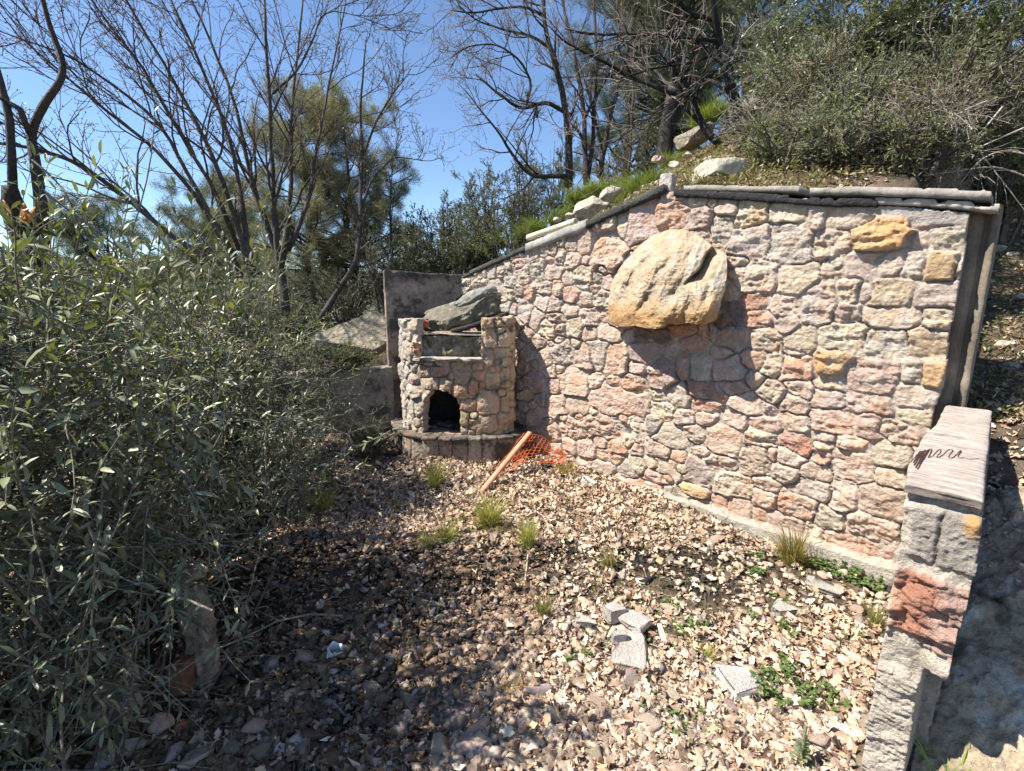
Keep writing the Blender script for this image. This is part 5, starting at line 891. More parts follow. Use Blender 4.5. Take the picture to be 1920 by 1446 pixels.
# ---- rocks beyond the wall
bigrock('boulder', atY(672, 640, 5.2), (.55, .35, .28), rot(0, -.2, 0), 91, MAT['schist'], (.34, .29, .21), 'pale cracked boulder behind the retaining wall, left of the back panel', 'rock', 6, 8, .06, cvar=.2)
bigrock('rock', gp(1350, 343) + [0, 0, .07], (.19, .15, .11), rot(0, -.25, .2), 92, MAT['rock'], (.42, .39, .31), 'pale round rock sitting just above the left coping slab', 'rock', 5, 7, .05)
bigrock('rock', atY(1108, 388, 5.2), (.20, .16, .12), rot(0, -.5, 0), 93, MAT['rock'], (.42, .38, .29), 'cream rock above the sloping charred beam', 'rock', 5, 8, .07)
bigrock('rock', atY(1145, 365, 5.6), (.16, .12, .09), rot(0, -.5, .4), 94, MAT['rock'], (.40, .36, .30), 'smaller rock uphill of the cream rock', 'rock', 5, 8, .07)
bigrock('rock', atY(1300, 258, 6.6), (.27, .2, .13), rot(0, -.5, 0), 95, MAT['schist'], (.27, .24, .18), 'mossy grey rock among the burnt tree stems', 'rock', 5, 8, .08)
bigrock('rock', atY(1450, 190, 7.2), (.55, .4, .28), rot(0, -.5, 0), 96, MAT['rock'], (.38, .35, .30), 'grey rock high on the slope right of the burnt tree', 'rock', 5, 8, .08)
for k, (a_, b_, Y, s_) in enumerate([(1045, 412, 5.2, .05), (1070, 405, 5.2, .06), (1195, 362, 4.9, .05), (1215, 350, 4.9, .06), (1238, 340, 4.8, .05), (1268, 345, 4.6, .04), (1330, 300, 5.2, .06), (1262, 310, 5.4, .07), (1235, 300, 5.8, .09), (1290, 290, 5.6, .06)]):
    V_, F_ = rockmesh((s_, s_*.8, s_*.6), 200 + k, 3, 9); o = mk('slope_stone', V_, F_, MAT['rock'], jcol((.40, .35, .28), 1, np.random.RandomState(k))[0]); o.location = [float(c) for c in atY(a_, b_, Y)]; tag(o, 'small stone lying on the slope just above the wall coping', 'stone', 'small stones on the slope')
# slope grass
rgG = np.random.RandomState(44); GC = [(.16, .22, .05), (.22, .27, .08), (.12, .18, .04), (.32, .30, .14)]
for k, (a_, b_) in enumerate(sorted([(1070, 392), (1085, 378), (1100, 372), (1118, 368), (1135, 362), (1078, 365), (1098, 358), (1120, 352), (1165, 375), (1180, 362), (1195, 355), (1205, 345), (1225, 335), (1160, 355), (1185, 345), (1040, 405), (1010, 420), (985, 432), (940, 450), (905, 468), (870, 485), (1330, 215), (1310, 225), (1350, 205), (1250, 300), (1420, 260)])):
    near = b_ > 300; g = gp(a_, b_ + 12); Y = min(g[1], 7.5); P = g if g[1] < 8 else atY(a_, b_ + 15, 7)
    tuft('grass_clump', 'green grass clump on the slope behind the wall top, ' + nth(k), 'grass', P, .22, .30, 420, 400 + k, GC[:3] if k % 3 else GC, 'grass clumps on the slope', w=.006)
# slope cover: low dry plants, one mass nobody could count
def cover(name, n, fn, ll, lw, cols, mat, lab, cat, seed, hz=.0, tilt=.6, fold=False):
    rg = np.random.RandomState(seed); P = fn(rg, n); N = len(P); a = rg.uniform(0, 6.28, N); dr = np.stack([np.cos(a), np.sin(a), rg.normal(0, tilt, N)], -1); A = Acc(); L = ll * rg.uniform(.5, 1.4, N)
    leaves(A, P + [0, 0, hz] * rg.rand(N, 1), dr, np.array([0, 0, 1.]) + rg.normal(0, .5, dr.shape), L, L * lw, np.clip(np.array(cols)[rg.randint(0, len(cols), N)] * (1 + rg.normal(0, .2, (N, 1))), .01, .7), fold); return tag(A.build(name, MAT[mat]), lab, cat, kind='stuff')
def slope_pts(rg, n):
    s = rg.uniform(-2.5, 5.5, n); w = .25 + 7 * rg.rand(n) ** 2.0; p = fromSW(s, w, 0.); p[:, 2] = H(p[:, 0], p[:, 1]); return p[fbm(P3(p[:, 0] * 2.2, p[:, 1] * 2.2), 3, 9) > -.25]
oakleaves_on_slope = True
cover('slope_ground_cover', 70000, slope_pts, .035, .3, [(.14, .16, .06), (.24, .20, .11), (.32, .25, .16), (.20, .16, .10), (.15, .17, .06), (.36, .29, .20)], 'weed', 'low dry and green ground cover over the slope', 'ground cover', 1, .10, .9)
def terr_pts(rg, n): x = rg.uniform(-5, -.6, n); y = rg.uniform(4.8, 10, n); return np.stack([x, y, H(x, y)], -1)
cover('terrace_ground_cover', 12000, terr_pts, .05, .3, [(.12, .15, .05), (.18, .17, .08), (.22, .18, .10)], 'weed', 'dry grass and weeds on the terrace behind the retaining wall', 'ground cover', 2, .18, 1.2)
# ---- patio litter
def oakleaves(name, P, seed, ls, cols, lab, kind='stuff', lift=.012, tilt=.45, mat='litter', dark=None):
    rg = np.random.RandomState(seed); N = len(P); prof = np.array([(0, 0), (.16, .12), (.28, .26), (.40, .15), (.52, .33), (.66, .17), (.80, .24), (1, 0.02), (.80, -.24), (.66, -.16), (.52, -.33), (.40, -.14), (.28, -.26), (.16, -.12)]); k = len(prof)
    L = ls * np.clip(np.exp(rg.normal(-.25, .48, N)), .2, 2.0); a = rg.uniform(0, 6.28, N); nn_ = nrm(np.stack([rg.normal(0, tilt, N), rg.normal(0, tilt, N), np.ones(N)], -1)); d = nrm(np.cross(np.cross(nn_, np.stack([np.cos(a), np.sin(a), 0*a], -1)), nn_)); s = np.cross(nn_, d); cu = rg.normal(0, 1.3, N); cv = rg.normal(0, 1.8, N); wd_ = rg.uniform(.6, 1.1, N)
    x = prof[None, :, 0] - .5; y = prof[None, :, 1] * wd_[:, None]; zz = cu[:, None] * x ** 2 + cv[:, None] * y ** 2 + .05 * rg.normal(size=(N, k)); c = P + np.array([0, 0, 1]) * (lift * rg.rand(N) + .3 * L * np.abs(nn_[:, :2]).sum(1) * .5)[:, None]
    V = c[:, None] + L[:, None, None] * (x[..., None] * d[:, None] + y[..., None] * s[:, None] + zz[..., None] * nn_[:, None]); V[:, :, 2] = np.maximum(V[:, :, 2], (P[:, 2] + .001)[:, None])
    F4 = np.array([(0, 1, 2, 12), (0, 12, 13, 0), (2, 3, 11, 12), (3, 4, 10, 11), (4, 5, 9, 10), (5, 6, 8, 9)]); F4 = F4[[0, 2, 3, 4, 5]]; F3 = np.array([(0, 12, 13), (6, 7, 8)]); b = (np.arange(N) * k)[:, None, None]
    cc = np.array(cols)[rg.randint(0, len(cols), N)] * (1 + rg.normal(0, .18, (N, 1))) * (1 + rg.normal(0, .03, (N, 3))) * .95 * np.array([1., .98, 1.0])
    if dark is not None: cc = cc * dark[:, None] ** np.array([1., 1.15, 1.3])
    return tag(mk(name, V.reshape(-1, 3), [(b + F4).reshape(-1, 4), (b + F3).reshape(-1, 3)], MAT[mat], np.repeat(np.clip(cc, .01, .7), k, 0)), lab, 'leaf litter', kind=kind)
def patio(rg, n, bias=1.6, xr=None):
    """points over the patio, denser near the viewer"""
    px = rg.uniform(-60, 1790, n * 2); py = 830 + 660 * rg.rand(n * 2) ** (1 / bias); r = ray(px, py); t = (EYE - .08) / -r[:, 2]; x, y = r[:, 0]*t, r[:, 1]*t; x = x + rg.normal(0, .05, len(x)); y = y + rg.normal(0, .05, len(x)); s, w = SW(np.stack([x, y], -1)); q = np.stack([x, y, x*0], -1) - CA
    inside = (w < -.02) & (y < 4.6) & ~((np.abs(q @ CRS - .07) < .10) & (q @ RUN > -.03)) & (s > -.05) & ~((x > -1.15) & (x < .02) & (y > 4.0)); x, y = x[inside], y[inside]; P = np.stack([x, y, H(x, y)], -1); return P[:n]
LC = [(.56, .43, .31), (.62, .50, .38), (.42, .30, .20), (.66, .56, .45), (.30, .21, .14), (.50, .41, .33), (.54, .39, .26), (.24, .19, .15), (.60, .45, .30)]
rgp = np.random.RandomState(100); PL = patio(rgp, 36000, 1.05); dens = fbm(P3(PL[:, 0] * 2.2, PL[:, 1] * 2.2), 3, 17); PL = PL[(dens > -.12) | (rgp.rand(len(PL)) < .28)]
px2 = rgp.uniform(520, 1560, 26000); py2 = rgp.uniform(842, 1010, 26000); r2_ = ray(px2, py2); t2_ = (EYE - .14) / -r2_[:, 2]; x2, y2 = r2_[:, 0] * t2_ + rgp.normal(0, .05, 26000), r2_[:, 1] * t2_ + rgp.normal(0, .05, 26000); s2, w2 = SW(np.stack([x2, y2], -1)); m2_ = (w2 < -.03) & (y2 < 4.6) & (s2 > 0) & ~((x2 > -1.15) & (x2 < .02) & (y2 > 3.93)); PL = np.concatenate([PL, np.stack([x2, y2, H(x2, y2)], -1)[m2_]])
KEEP = [(1180, 1225, .13), (1187, 1185, .08), (1150, 1172, .06), (1100, 1183, .05), (1390, 1285, .12), (1552, 1108, .09), (1465, 1150, .07), (1215, 1385, .06), (885, 1420, .08), (1340, 1015, .07), (1240, 1190, .05), (622, 1232, .05)]
for (a_, b_, r_) in KEEP: g = gp(a_, b_); PL = PL[np.hypot(PL[:, 0] - g[0], PL[:, 1] - g[1]) > r_]
oakleaves('leaf_litter', PL, 101, .036, LC, 'dry tan oak leaves carpeting the patio', tilt=.65, lift=.02, dark=1 - .55 * sst(.35, -.55, PL[:, 0] + .35 * fbm(P3(PL[:, 0] * 1.7, PL[:, 1] * 1.7), 3, 63)) * sst(3.0, 2.3, PL[:, 1]) * (rgp.rand(len(PL)) < .8))  # leaves at left darkened: sooty litter, with shade painted into their colour
oakleaves('leaf_litter', slope_pts(rgp, 14000), 109, .04, LC, 'dry leaves and thatch over the slope behind the wall')
def rightpts(rg, n): x = rg.uniform(1.6, 5, n); y = rg.uniform(1.6, 6, n); s, w = SW(np.stack([x, y], -1)); m = (s < -.22) & (w > -.95) & (s > -2.5); x, y = x[m], y[m]; return np.stack([x, y, H(x, y)], -1)
oakleaves('leaf_litter', rightpts(rgp, 16000), 102, .04, LC, 'dry leaves on the bank right of the big wall')
def chips(name, P, seed, s0, s1, cols, lab, mat='rock', flat=.5, lev=1, dark=None):
    rg = np.random.RandomState(seed); V0, F0 = ico(lev); N = len(P); s = s0 + (s1 - s0) * rg.rand(N) ** 2.5; q = nrm(rg.normal(size=(N, 4))); w_, x, y, z = q.T
    Rm = np.stack([1-2*(y*y+z*z), 2*(x*y-z*w_), 2*(x*z+y*w_), 2*(x*y+z*w_), 1-2*(x*x+z*z), 2*(y*z-x*w_), 2*(x*z-y*w_), 2*(y*z+x*w_), 1-2*(x*x+y*y)], -1).reshape(N, 3, 3)
    v = V0[None] * (1 + rg.normal(0, .34, (N, len(V0), 1))) * rg.uniform(.45, 1, (N, 1, 3)); v = np.einsum('nij,nkj->nki', Rm, v); v[..., 2] *= flat + .3; v = v * s[:, None, None] + P[:, None] + np.array([0, 0, 1]) * (s * .3)[:, None, None]
    cc = np.array(cols)[rg.randint(0, len(cols), N)] * (1 + rg.normal(0, .15, (N, 1))); cc = cc if dark is None else cc * dark[:, None] ** np.array([1., 1.15, 1.35]); return tag(mk(name, v.reshape(-1, 3), (F0[None] + (np.arange(N) * len(V0))[:, None, None]).reshape(-1, 3), MAT[mat], np.repeat(np.clip(cc, .01, .7), len(V0), 0)), lab, 'rubble', kind='stuff')
RC = [(.53, .41, .31), (.49, .37, .28), (.45, .38, .30), (.56, .44, .34), (.40, .30, .23), (.54, .46, .37)]
pc_ = patio(rgp, 30000, 1.4); k_ = fbm(P3(pc_[:, 0] * 1.6, pc_[:, 1] * 1.6), 3, 27) + .25 * (2.4 - pc_[:, 1]); pc_ = pc_[k_ > -.12 + .25 * sst(.3, -.5, pc_[:, 0])]
def dk(P, s): return 1 - .6 * sst(.35, -.45, P[:, 0] + .35 * fbm(P3(P[:, 0] * 1.7, P[:, 1] * 1.7), 3, 63)) * sst(3.0, 2.3, P[:, 1]) * (np.random.RandomState(s).rand(len(P)) < .85)  # darker chips at left: soot, and the bush's shade painted in
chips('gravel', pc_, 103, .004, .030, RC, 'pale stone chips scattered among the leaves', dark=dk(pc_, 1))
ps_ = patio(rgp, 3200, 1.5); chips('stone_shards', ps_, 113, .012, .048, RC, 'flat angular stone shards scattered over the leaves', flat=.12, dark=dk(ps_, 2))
pb_ = patio(rgp, 16000, 1.2); k_ = fbm(P3(pb_[:, 0] * 1.9, pb_[:, 1] * 1.9), 3, 57); chips('charcoal_bits', pb_[k_ > .06 - .12 * sst(.4, -.3, pb_[:, 0])], 104, .004, .022, [(.015, .015, .017), (.03, .03, .032), (.05, .05, .05)], 'black charcoal crumbs in patches on the patio', 'char')
pg_ = patio(rgp, 16000, 1.3); k_ = fbm(P3(pg_[:, 0] * 1.5 + 9, pg_[:, 1] * 1.5), 3, 77); pg_ = pg_[(k_ > .12 - .12 * (pg_[:, 0] > .3))]
cover('ground_weeds', 1, lambda rg, n: pg_, .016, .7, [(.10, .16, .04), (.14, .20, .06), (.18, .18, .09)], 'weed', 'tiny green weeds and moss between the leaves', 'ground cover', 3, .02, .4)
tp_ = patio(rgp, 2600, 1.3); r_g = np.random.RandomState(6); an2 = r_g.uniform(0, 6.28, len(tp_)); ln = r_g.uniform(.02, .10, len(tp_)); kk3 = np.linspace(-.5, .5, 4)[None, :, None]
pt = tp_[:, None] + np.stack([np.cos(an2), np.sin(an2), r_g.normal(0, .18, len(tp_))], -1)[:, None] * ln[:, None, None] * kk3 + [0, 0, .012] + r_g.normal(0, .003, (len(tp_), 4, 3)); v, f = tubes(pt, .0016, 4, False); tag(mk('twig_litter', v, f, MAT['bark'], np.repeat(jcol((.34, .27, .20), len(tp_), r_g, .35), 16, 0)), 'small dry twigs strewn over the leaves', 'twigs', kind='stuff')
# rubble stones, each its own
ZN = ['left', 'middle', 'right']
def stones(n, py0, py1, px0, px1, s0, s1, lab, grp, cols, seed, nm='rubble_stone', flatz=.6, mat='rock'):
    rg = np.random.RandomState(seed); protos = [rockmesh((1, .75, flatz), seed * 10 + k, 3, 16, .03, .22) for k in range(8)]; meshes = {}
    for k in range(n):
        px, py = rg.uniform(px0, px1), py0 + (py1 - py0) * rg.rand() ** .7; g = gp(px, py); s = s0 + (s1 - s0) * rg.rand() ** 2; pi = rg.randint(8); ci = rg.randint(len(cols)); key = (pi, ci)
        if key not in meshes: V_, F_ = protos[pi]; o = mk(nm, V_, F_, MAT[mat], jcol(cols[ci], 1, rg, .08)[0]); meshes[key] = o
        else: o = meshes[key].copy(); COL.objects.link(o)
        o.location = (g[0], g[1], g[2] + s * flatz * .35); o.scale = (s, s, s); o.rotation_euler = (rg.normal(0, .3), rg.normal(0, .3), rg.uniform(0, 6.28)); tag(o, lab.replace('{}', ZN[int(np.clip((px - px0) / (px1 - px0) * 3, 0, 2))]), 'stone', grp)
stones(150, 1200, 1450, 380, 1650, .020, .075, 'fist-sized pale broken stone in the rubble at the bottom, {} third of the patio', 'rubble stones in the foreground', RC, 5)
stones(70, 1020, 1240, 420, 1640, .016, .045, 'small pale stone half buried in dry leaves halfway up the patio, {} third', 'rubble stones in the middle of the patio', RC, 6)
stones(26, 880, 1020, 640, 1500, .015, .035, 'pebble-like stone in the leaves between the tufts and the wall, {} third', 'rubble stones at the back of the patio', RC, 7)
def one(px, py, size, rz, seed, col, lab, nm='rubble_stone', cat='stone', mat='rock', rx=.1, ry=.1, cuts=9, lev=4, up=.3, lo=.4):
    g = gp(px, py); V_, F_ = rockmesh(size, seed, lev, cuts, .06, lo); c_ = np.array(col) * (1 + .25 * fbm(V_ * 25 + seed, 3, 1))[:, None]; o = mk(nm, V_ @ rot(rx, ry, rz).T, F_, MAT[mat], c_); o.location = (g[0], g[1], g[2] + size[2] * up); tag(o, lab, cat); return o
one(1215, 1385, (.050, .040, .026), .4, 1, (.50, .38, .31), 'pinkish round-edged rock at the bottom, nearest the low wall'); one(885, 1420, (.075, .055, .035), .2, 2, (.46, .34, .28), 'largest pinkish rubble rock, bottom centre'); one(1085, 1345, (.024, .02, .035), .4, 3, (.46, .36, .28), 'upright tan stone left of a broken slab piece at the bottom', ry=.3)
one(920, 1255, (.035, .03, .025), .5, 4, (.42, .40, .38), 'grey concrete cube chip beside the orange brick bits', 'concrete_chip', 'rubble', 'concrete', cuts=6); one(840, 1262, (.034, .02, .016), -.3, 5, (.52, .20, .11), 'orange brick bit lying in the rubble', 'brick_piece', 'brick', cuts=6); one(800, 1275, (.04, .03, .018), .3, 6, (.46, .28, .22), 'dull pink brick bit left of the orange one', 'brick_piece', 'brick', cuts=6); one(850, 1300, (.04, .025, .014), .9, 7, (.36, .35, .33), 'flat grey stone below the brick bits')
one(700, 1300, (.06, .035, .03), -.5, 8, (.38, .29, .22), 'brown wedge-shaped stone in the shade'); one(770, 1240, (.045, .03, .025), -.6, 9, (.44, .36, .28), 'tan leaning stone in the half shade'); one(620, 1225, (.001, .001, .001), 0, 9, (.5, .5, .5), 'x') if False else None
one(1150, 1310, (.03, .022, .03), .2, 10, (.50, .40, .34), 'pale angular stone in front of the broken slab'); one(1340, 1015, (.070, .045, .028), .2, 11, (.42, .29, .22), 'brown flat stone resting on paler ones near the footing'); one(1325, 1035, (.045, .04, .028), .3, 12, (.48, .42, .35), 'pale stone under the brown flat stone'); one(1385, 1035, (.06, .035, .018), -.2, 13, (.45, .42, .38), 'grey flat stone right of the brown one')
one(1240, 1055, (.035, .03, .02), .2, 14, (.52, .36, .20), 'ochre stone in the middle of the patio near the wall'); one(1310, 985, (.03, .02, .015), .6, 15, (.50, .44, .36), 'cream stone shard near the wall footing')
for k, (a_, b_, sx_, lab) in enumerate([(1020, 1400, .05, 'angular cream rock at the bottom, left of a cluster of four'), (1055, 1425, .045, 'pale wedge rock at the very bottom, centre right'), (1110, 1400, .05, 'cream flat-topped rock at the bottom, left of the pinkish rock'), (1150, 1432, .05, 'pale block at the bottom edge under the pinkish rock'), (1270, 1432, .055, 'pale rock at the bottom edge, right of the pinkish rock'), (1380, 1425, .05, 'cream rock at the bottom edge, left of the mullein'), (985, 1355, .035, 'small cream rock above the bottom cluster'), (1120, 1290, .035, 'tan chunk just below the shattered slab'), (560, 1400, .055, 'brown shaded rock at the bottom, left of centre'), (660, 1385, .045, 'tan shaded rock at the bottom, left of centre'), (470, 1340, .05, 'flat shaded stone near the ruined post'), (760, 1360, .04, 'cream rock with dark mossy side in the shaded rubble')]):
    one(a_, b_, (sx_, sx_ * .75, sx_ * .55), k * 1.3, 900 + k, [(.56, .46, .35), (.52, .40, .31), (.58, .50, .39)][k % 3], lab, rx=.2, ry=-.15, lo=.3, cuts=12)
for k, (a_, b_, sz, rz, lab) in enumerate([(1180, 1228, (.095, .062, .012), .95, 'largest piece of the shattered pale slab'), (1187, 1185, (.060, .050, .016), .5, 'square piece of the shattered pale slab, on top right'), (1148, 1172, (.048, .038, .028), .3, 'thick block piece of the shattered slab, at the back'), (1100, 1183, (.040, .022, .020), -.7, 'narrow piece of the shattered slab, left'), (1160, 1215, (.028, .014, .022), -.2, 'thin upright chip wedged in the shattered slab')]):
    g = gp(a_, b_); rbox('slab_piece', g + [0, 0, .020 + .012 * (k in (1, 2, 4)) + sz[2]], (sz[0]*2.3, sz[1]*2.3, sz[2]*2.3), rz + .3, .06 * (k % 3 - 1), (.50, .46, .42), MAT['stucco'], lab, 'slab', 30 + k, 'pieces of a shattered pale slab', rx=.05 * (k % 2), cut=4)
rbox('slab_piece', gp(1390, 1285) + [0, 0, .026], (.22, .17, .026), .15, .05, (.54, .51, .48), MAT['stucco'], 'flat whitish plaster slab lying left of the biggest weed', 'slab', 40, cut=5); rbox('plaster_sheet', gp(1552, 1108) + [0, 0, .022], (.20, .13, .024), -.6, .1, (.46, .44, .40), MAT['stucco'], 'white plaster fragment among the weeds near the wall footing', 'plaster', 41, cut=5)
rbox('plaster_sheet', gp(1465, 1150) + [0, 0, .018], (.18, .12, .03), .5, .15, (.48, .455, .42), MAT['stucco'], 'crumpled white plaster fragment right of the patio centre', 'plaster', 42, cut=5); rbox('wood_plank', gp(1240, 1190) + [0, 0, .015], (.16, .022, .012), 1.45, .1, (.42, .38, .33), MAT['wood'], 'weathered grey wood scrap beside the shattered slab', 'wood', 43); rbox('plaster_sheet', gp(1100, 910) + [0, 0, .03], (.14, .09, .05), -.7, .3, (.62, .60, .56), MAT['concrete'], 'white crumpled lump at the foot of the wall behind the bone-like shard', 'plaster', 44, cut=5)
one(1085, 962, (.075, .03, .03), .3, 50, (.52, .46, .36), 'curved pale shard beside black charcoal', 'tile_shard', 'shard', cuts=5); one(1080, 975, (.06, .035, .022), .1, 51, (.02, .02, .022), 'black charcoal lump under the pale shard', 'charcoal_lump', 'charcoal', 'char')
one(1215, 1090, (.07, .03, .02), .5, 52, (.025, .025, .03), 'charcoal heap on the patio near the ochre stone', 'charcoal_lump', 'charcoal', 'char'); one(880, 925, (.03, .025, .02), .3, 53, (.62, .58, .52), 'white chip at the foot of the wooden stake'); one(868, 880, (.02, .015, .012), .3, 54, (.50, .22, .14), 'red brick crumb in front of the oven ring', 'brick_piece', 'brick'); one(808, 1082, (.028, .02, .014), 1.3, 55, (.60, .56, .50), 'whitish stone left of the charred log')
beam(gp(990, 1083) + [0, 0, .02], gp(1048, 1088) + [0, 0, .022], .016, .014, 'charred_log', MAT['char'], (.10, .075, .055), 'short dark charred log stump lying on the leaves', 'log', 4); beam(gp(985, 1092) + [0, 0, .01], gp(990, 1050) + [0, 0, .05], .004, .004, 'stick', MAT['wood'], (.42, .34, .25), 'thin pale stick left of the charred log', 'stick', 5)
beam(gp(928, 1300) + [0, 0, .02], gp(952, 1345) + [0, 0, .02], .004, .003, 'stick', MAT['wood'], (.44, .38, .32), 'thin grey stick in the foreground rubble', 'stick', 6); beam(gp(1207, 1297) + [0, 0, .012], gp(1290, 1345) + [0, 0, .02], .003, .003, 'stick', MAT['wood'], (.34, .28, .22), 'long brown twig right of the shattered slab', 'stick', 7); beam(gp(620, 1322) + [0, 0, .02], gp(670, 1370) + [0, 0, .02], .003, .003, 'stick', MAT['wood'], (.40, .34, .28), 'thin stick in the shaded rubble', 'stick', 8)
beam(gp(745, 1110) + [0, 0, .012], gp(785, 1090) + [0, 0, .02], .006, .004, 'stick', MAT['wood'], (.45, .40, .34), 'pale stick near the patio centre', 'stick', 9)
# crushed plastic cup
g = gp(622, 1232); n = 26; th = np.linspace(0, 2*np.pi, n, endpoint=False); G = np.array([np.stack([(.026 + .008*t) * np.cos(th) * (1 + .12*np.sin(3*th + 4*t)), (.022 + .008*t) * np.sin(th), 0*th + t * .055 + .006*np.sin(4*th)*t], -1) for t in np.linspace(0, 1, 8)]); i = np.arange(7)[:, None]*n; j = np.arange(n)[None]
o = mk('plastic_cup', G.reshape(-1, 3) @ rot(.3, .35, .5).T, [np.stack([i+j, i+(j+1) % n, i+n+(j+1) % n, i+n+j], -1).reshape(-1, 4), np.array([list(range(n))[::-1]])], MAT['concrete'], (.62, .66, .72), smooth=True); o.location = [float(c) for c in g]; tag(o, 'crushed whitish plastic cup lying in the shaded litter', 'cup'); sdm = o.modifiers.new('t', 'SOLIDIFY'); sdm.thickness = .002
# ---- tufts and weeds
YG = [(.36, .38, .12), (.42, .40, .18), (.26, .32, .08), (.50, .45, .26)]
for k, (a_, b_, r_, h_, n_, lab, cl) in enumerate([(815, 905, .13, .17, 260, 'yellow-green grass tuft in front of the oven', YG), (918, 985, .16, .22, 420, 'fullest yellow-green grass tuft in the middle of the patio', YG), (835, 1010, .13, .12, 220, 'low pale grass tuft left of the fullest one', YG), (992, 1022, .11, .17, 260, 'upright yellow-green tuft right of the fullest one', YG), (608, 950, .14, .16, 260, 'yellow grass tuft at the edge of the olive shade', YG),
      (800, 1020, .10, .09, 160, 'small pale tuft beside the low one', YG), (1142, 1062, .07, .12, 110, 'thin brownish tuft near the patio centre', [(.32, .28, .16), (.26, .28, .10)]), (1020, 1150, .08, .11, 130, 'dry brown tuft above the shattered slab', [(.30, .25, .15), (.22, .25, .08)]), (1485, 1050, .15, .20, 300, 'spiky olive-brown tuft against the wall footing', [(.22, .22, .07), (.30, .26, .11), (.16, .18, .05), (.42, .30, .12)]),
      (1060, 880, .12, .10, 160, 'dry orange-tinged tuft at the foot of the orange net', [(.40, .30, .14), (.36, .34, .14)]), (960, 1290, .07, .05, 90, 'dried orange tuft in the foreground rubble', [(.42, .28, .10), (.36, .32, .14)]), (740, 945, .08, .06, 90, 'faint grass sprout left of the tufts', YG), (1325, 1230, .06, .07, 60, 'thin green sprout beside the plaster slab', YG), (1640, 1170, .07, .12, 90, 'thin dry grass against the low wall', [(.30, .30, .14), (.20, .24, .08)])]):
    tuft('grass_tuft', lab, 'grass tuft', gp(a_, b_ + 8), r_ * .8, h_ * 1.6, int(n_ * 1.1), 500 + k, cl, 'grass tufts on the patio', w=.0042)
WG = (.15, .21, .07)
for k, (a_, b_, r_, h_, n_, ls, lab) in enumerate([(1570, 1075, .13, .06, 420, .017, 'bushy green weed along the wall footing'), (1520, 1062, .09, .05, 200, .016, 'green weed beside the spiky tuft'), (1625, 1100, .09, .05, 220, .016, 'green weed nearest the low wall'), (1410, 1080, .08, .05, 160, .015, 'green weed in front of the grey flat stone'), (1290, 1180, .10, .04, 260, .015, 'leafy weed right of the shattered slab'), (1265, 1140, .07, .04, 130, .014, 'small weed above the leafy one'), (1480, 1300, .15, .09, 420, .016, 'biggest leafy weed right of the plaster slab'), (1550, 1330, .10, .07, 160, .018, 'broad-leaved weed near the low wall foot'),
      (1300, 1380, .11, .04, 280, .015, 'mat of clover-like weed at the bottom'), (1230, 1330, .08, .04, 150, .014, 'small clover-like weed left of the mat'), (1480, 1190, .05, .04, 90, .018, 'sprig of weed on the white plaster'), (1080, 1240, .06, .05, 90, .014, 'little weed left of the shattered slab'), (1420, 1050, .05, .04, 80, .014, 'tiny weed under the flat stones'), (1460, 1130, .06, .04, 100, .014, 'low weed between plaster pieces'), (1590, 1190, .08, .03, 120, .014, 'sparse weed beside the low wall'), (860, 985, .05, .08, 110, .012, 'dark feathery weed behind the pale tuft'), (1400, 1160, .06, .03, 90, .014, 'small weed in the sunny litter'), (1060, 990, .07, .03, 80, .012, 'small weed by the charcoal')]):
    weed('weed', lab, gp(a_, b_), r_, h_, n_, ls, 600 + k, WG if k % 3 else (.12, .18, .06), 'green weeds on the patio')
# mullein
ml = thing('mullein', 'pale woolly upright mullein plant at the bottom right of the patio', 'plant', gp(1500, 1442)); rg = np.random.RandomState(7); b = np.array(ml.location[:]); n = 70; t = rg.rand(n); a = rg.uniform(0, 6.28, n); P = b + np.stack([0*t, 0*t, t * .17], -1); A = Acc(); L = .05 * (1.15 - t); leaves(A, P, np.stack([np.cos(a), np.sin(a), .5 + 1.2*t], -1), np.array([0, 0, 1.]) + 0*P, L, L*.42, jcol((.30, .36, .24), n, rg, .1), True); under(ml, A.build('foliage', MAT['weed'])); v, f = tubes(np.array([[b, b + [0, 0, .09], b + [0, 0, .17]]]), .005, 6); under(ml, mk('stem', v, f, MAT['weed'], (.30, .34, .22)))
# ---- outcrop right of the low wall, bank stones, green blades
nx_, ny_ = 300, 300; aa, bb = np.meshgrid(np.linspace(-.02, 1.1, nx_), np.linspace(-.35, 1.22, ny_)); Pq = CA + CRS * (.14 + aa[..., None]) + RUN * bb[..., None]
zt = np.interp(bb, [-.35, -.05, .05, .3, .8, 1.2], [-.5, -.3, .08, .28, .60, .70]) + .22 * aa - .05 * aa**2; qq = np.stack([Pq[..., 0], Pq[..., 1], 0*aa], -1); zt = zt + .10 * fbm(qq * 2.2, 5, 5) + .07 * (ridge(qq * [4, 7, 1], 4, 9) - .5) + .034 * (ridge(qq * 13, 5, 3) - .55) + .012 * fbm(qq * 60, 3, 31) - .03 * sst(.05, .0, np.abs(fbm(qq * 3.1, 3, 44))); Pq[..., 2] = zt; q2 = qq.reshape(-1, 3)
lc_ = sst(.16, .24, fbm(q2 * 7, 6, 18, .62))[:, None]; cr_ = np.array([.47, .38, .27]) * (1 + .5 * fbm(q2 * 5, 5, 8, .6))[:, None]; cr_ = cr_ * (1 - .8*lc_) + np.array([.62, .58, .51]) * .8*lc_; dk_ = sst(.08, .3, fbm(q2 * 4 + 8, 5, 28, .6))[:, None]; cr_ = cr_ * (1 - .6*dk_)
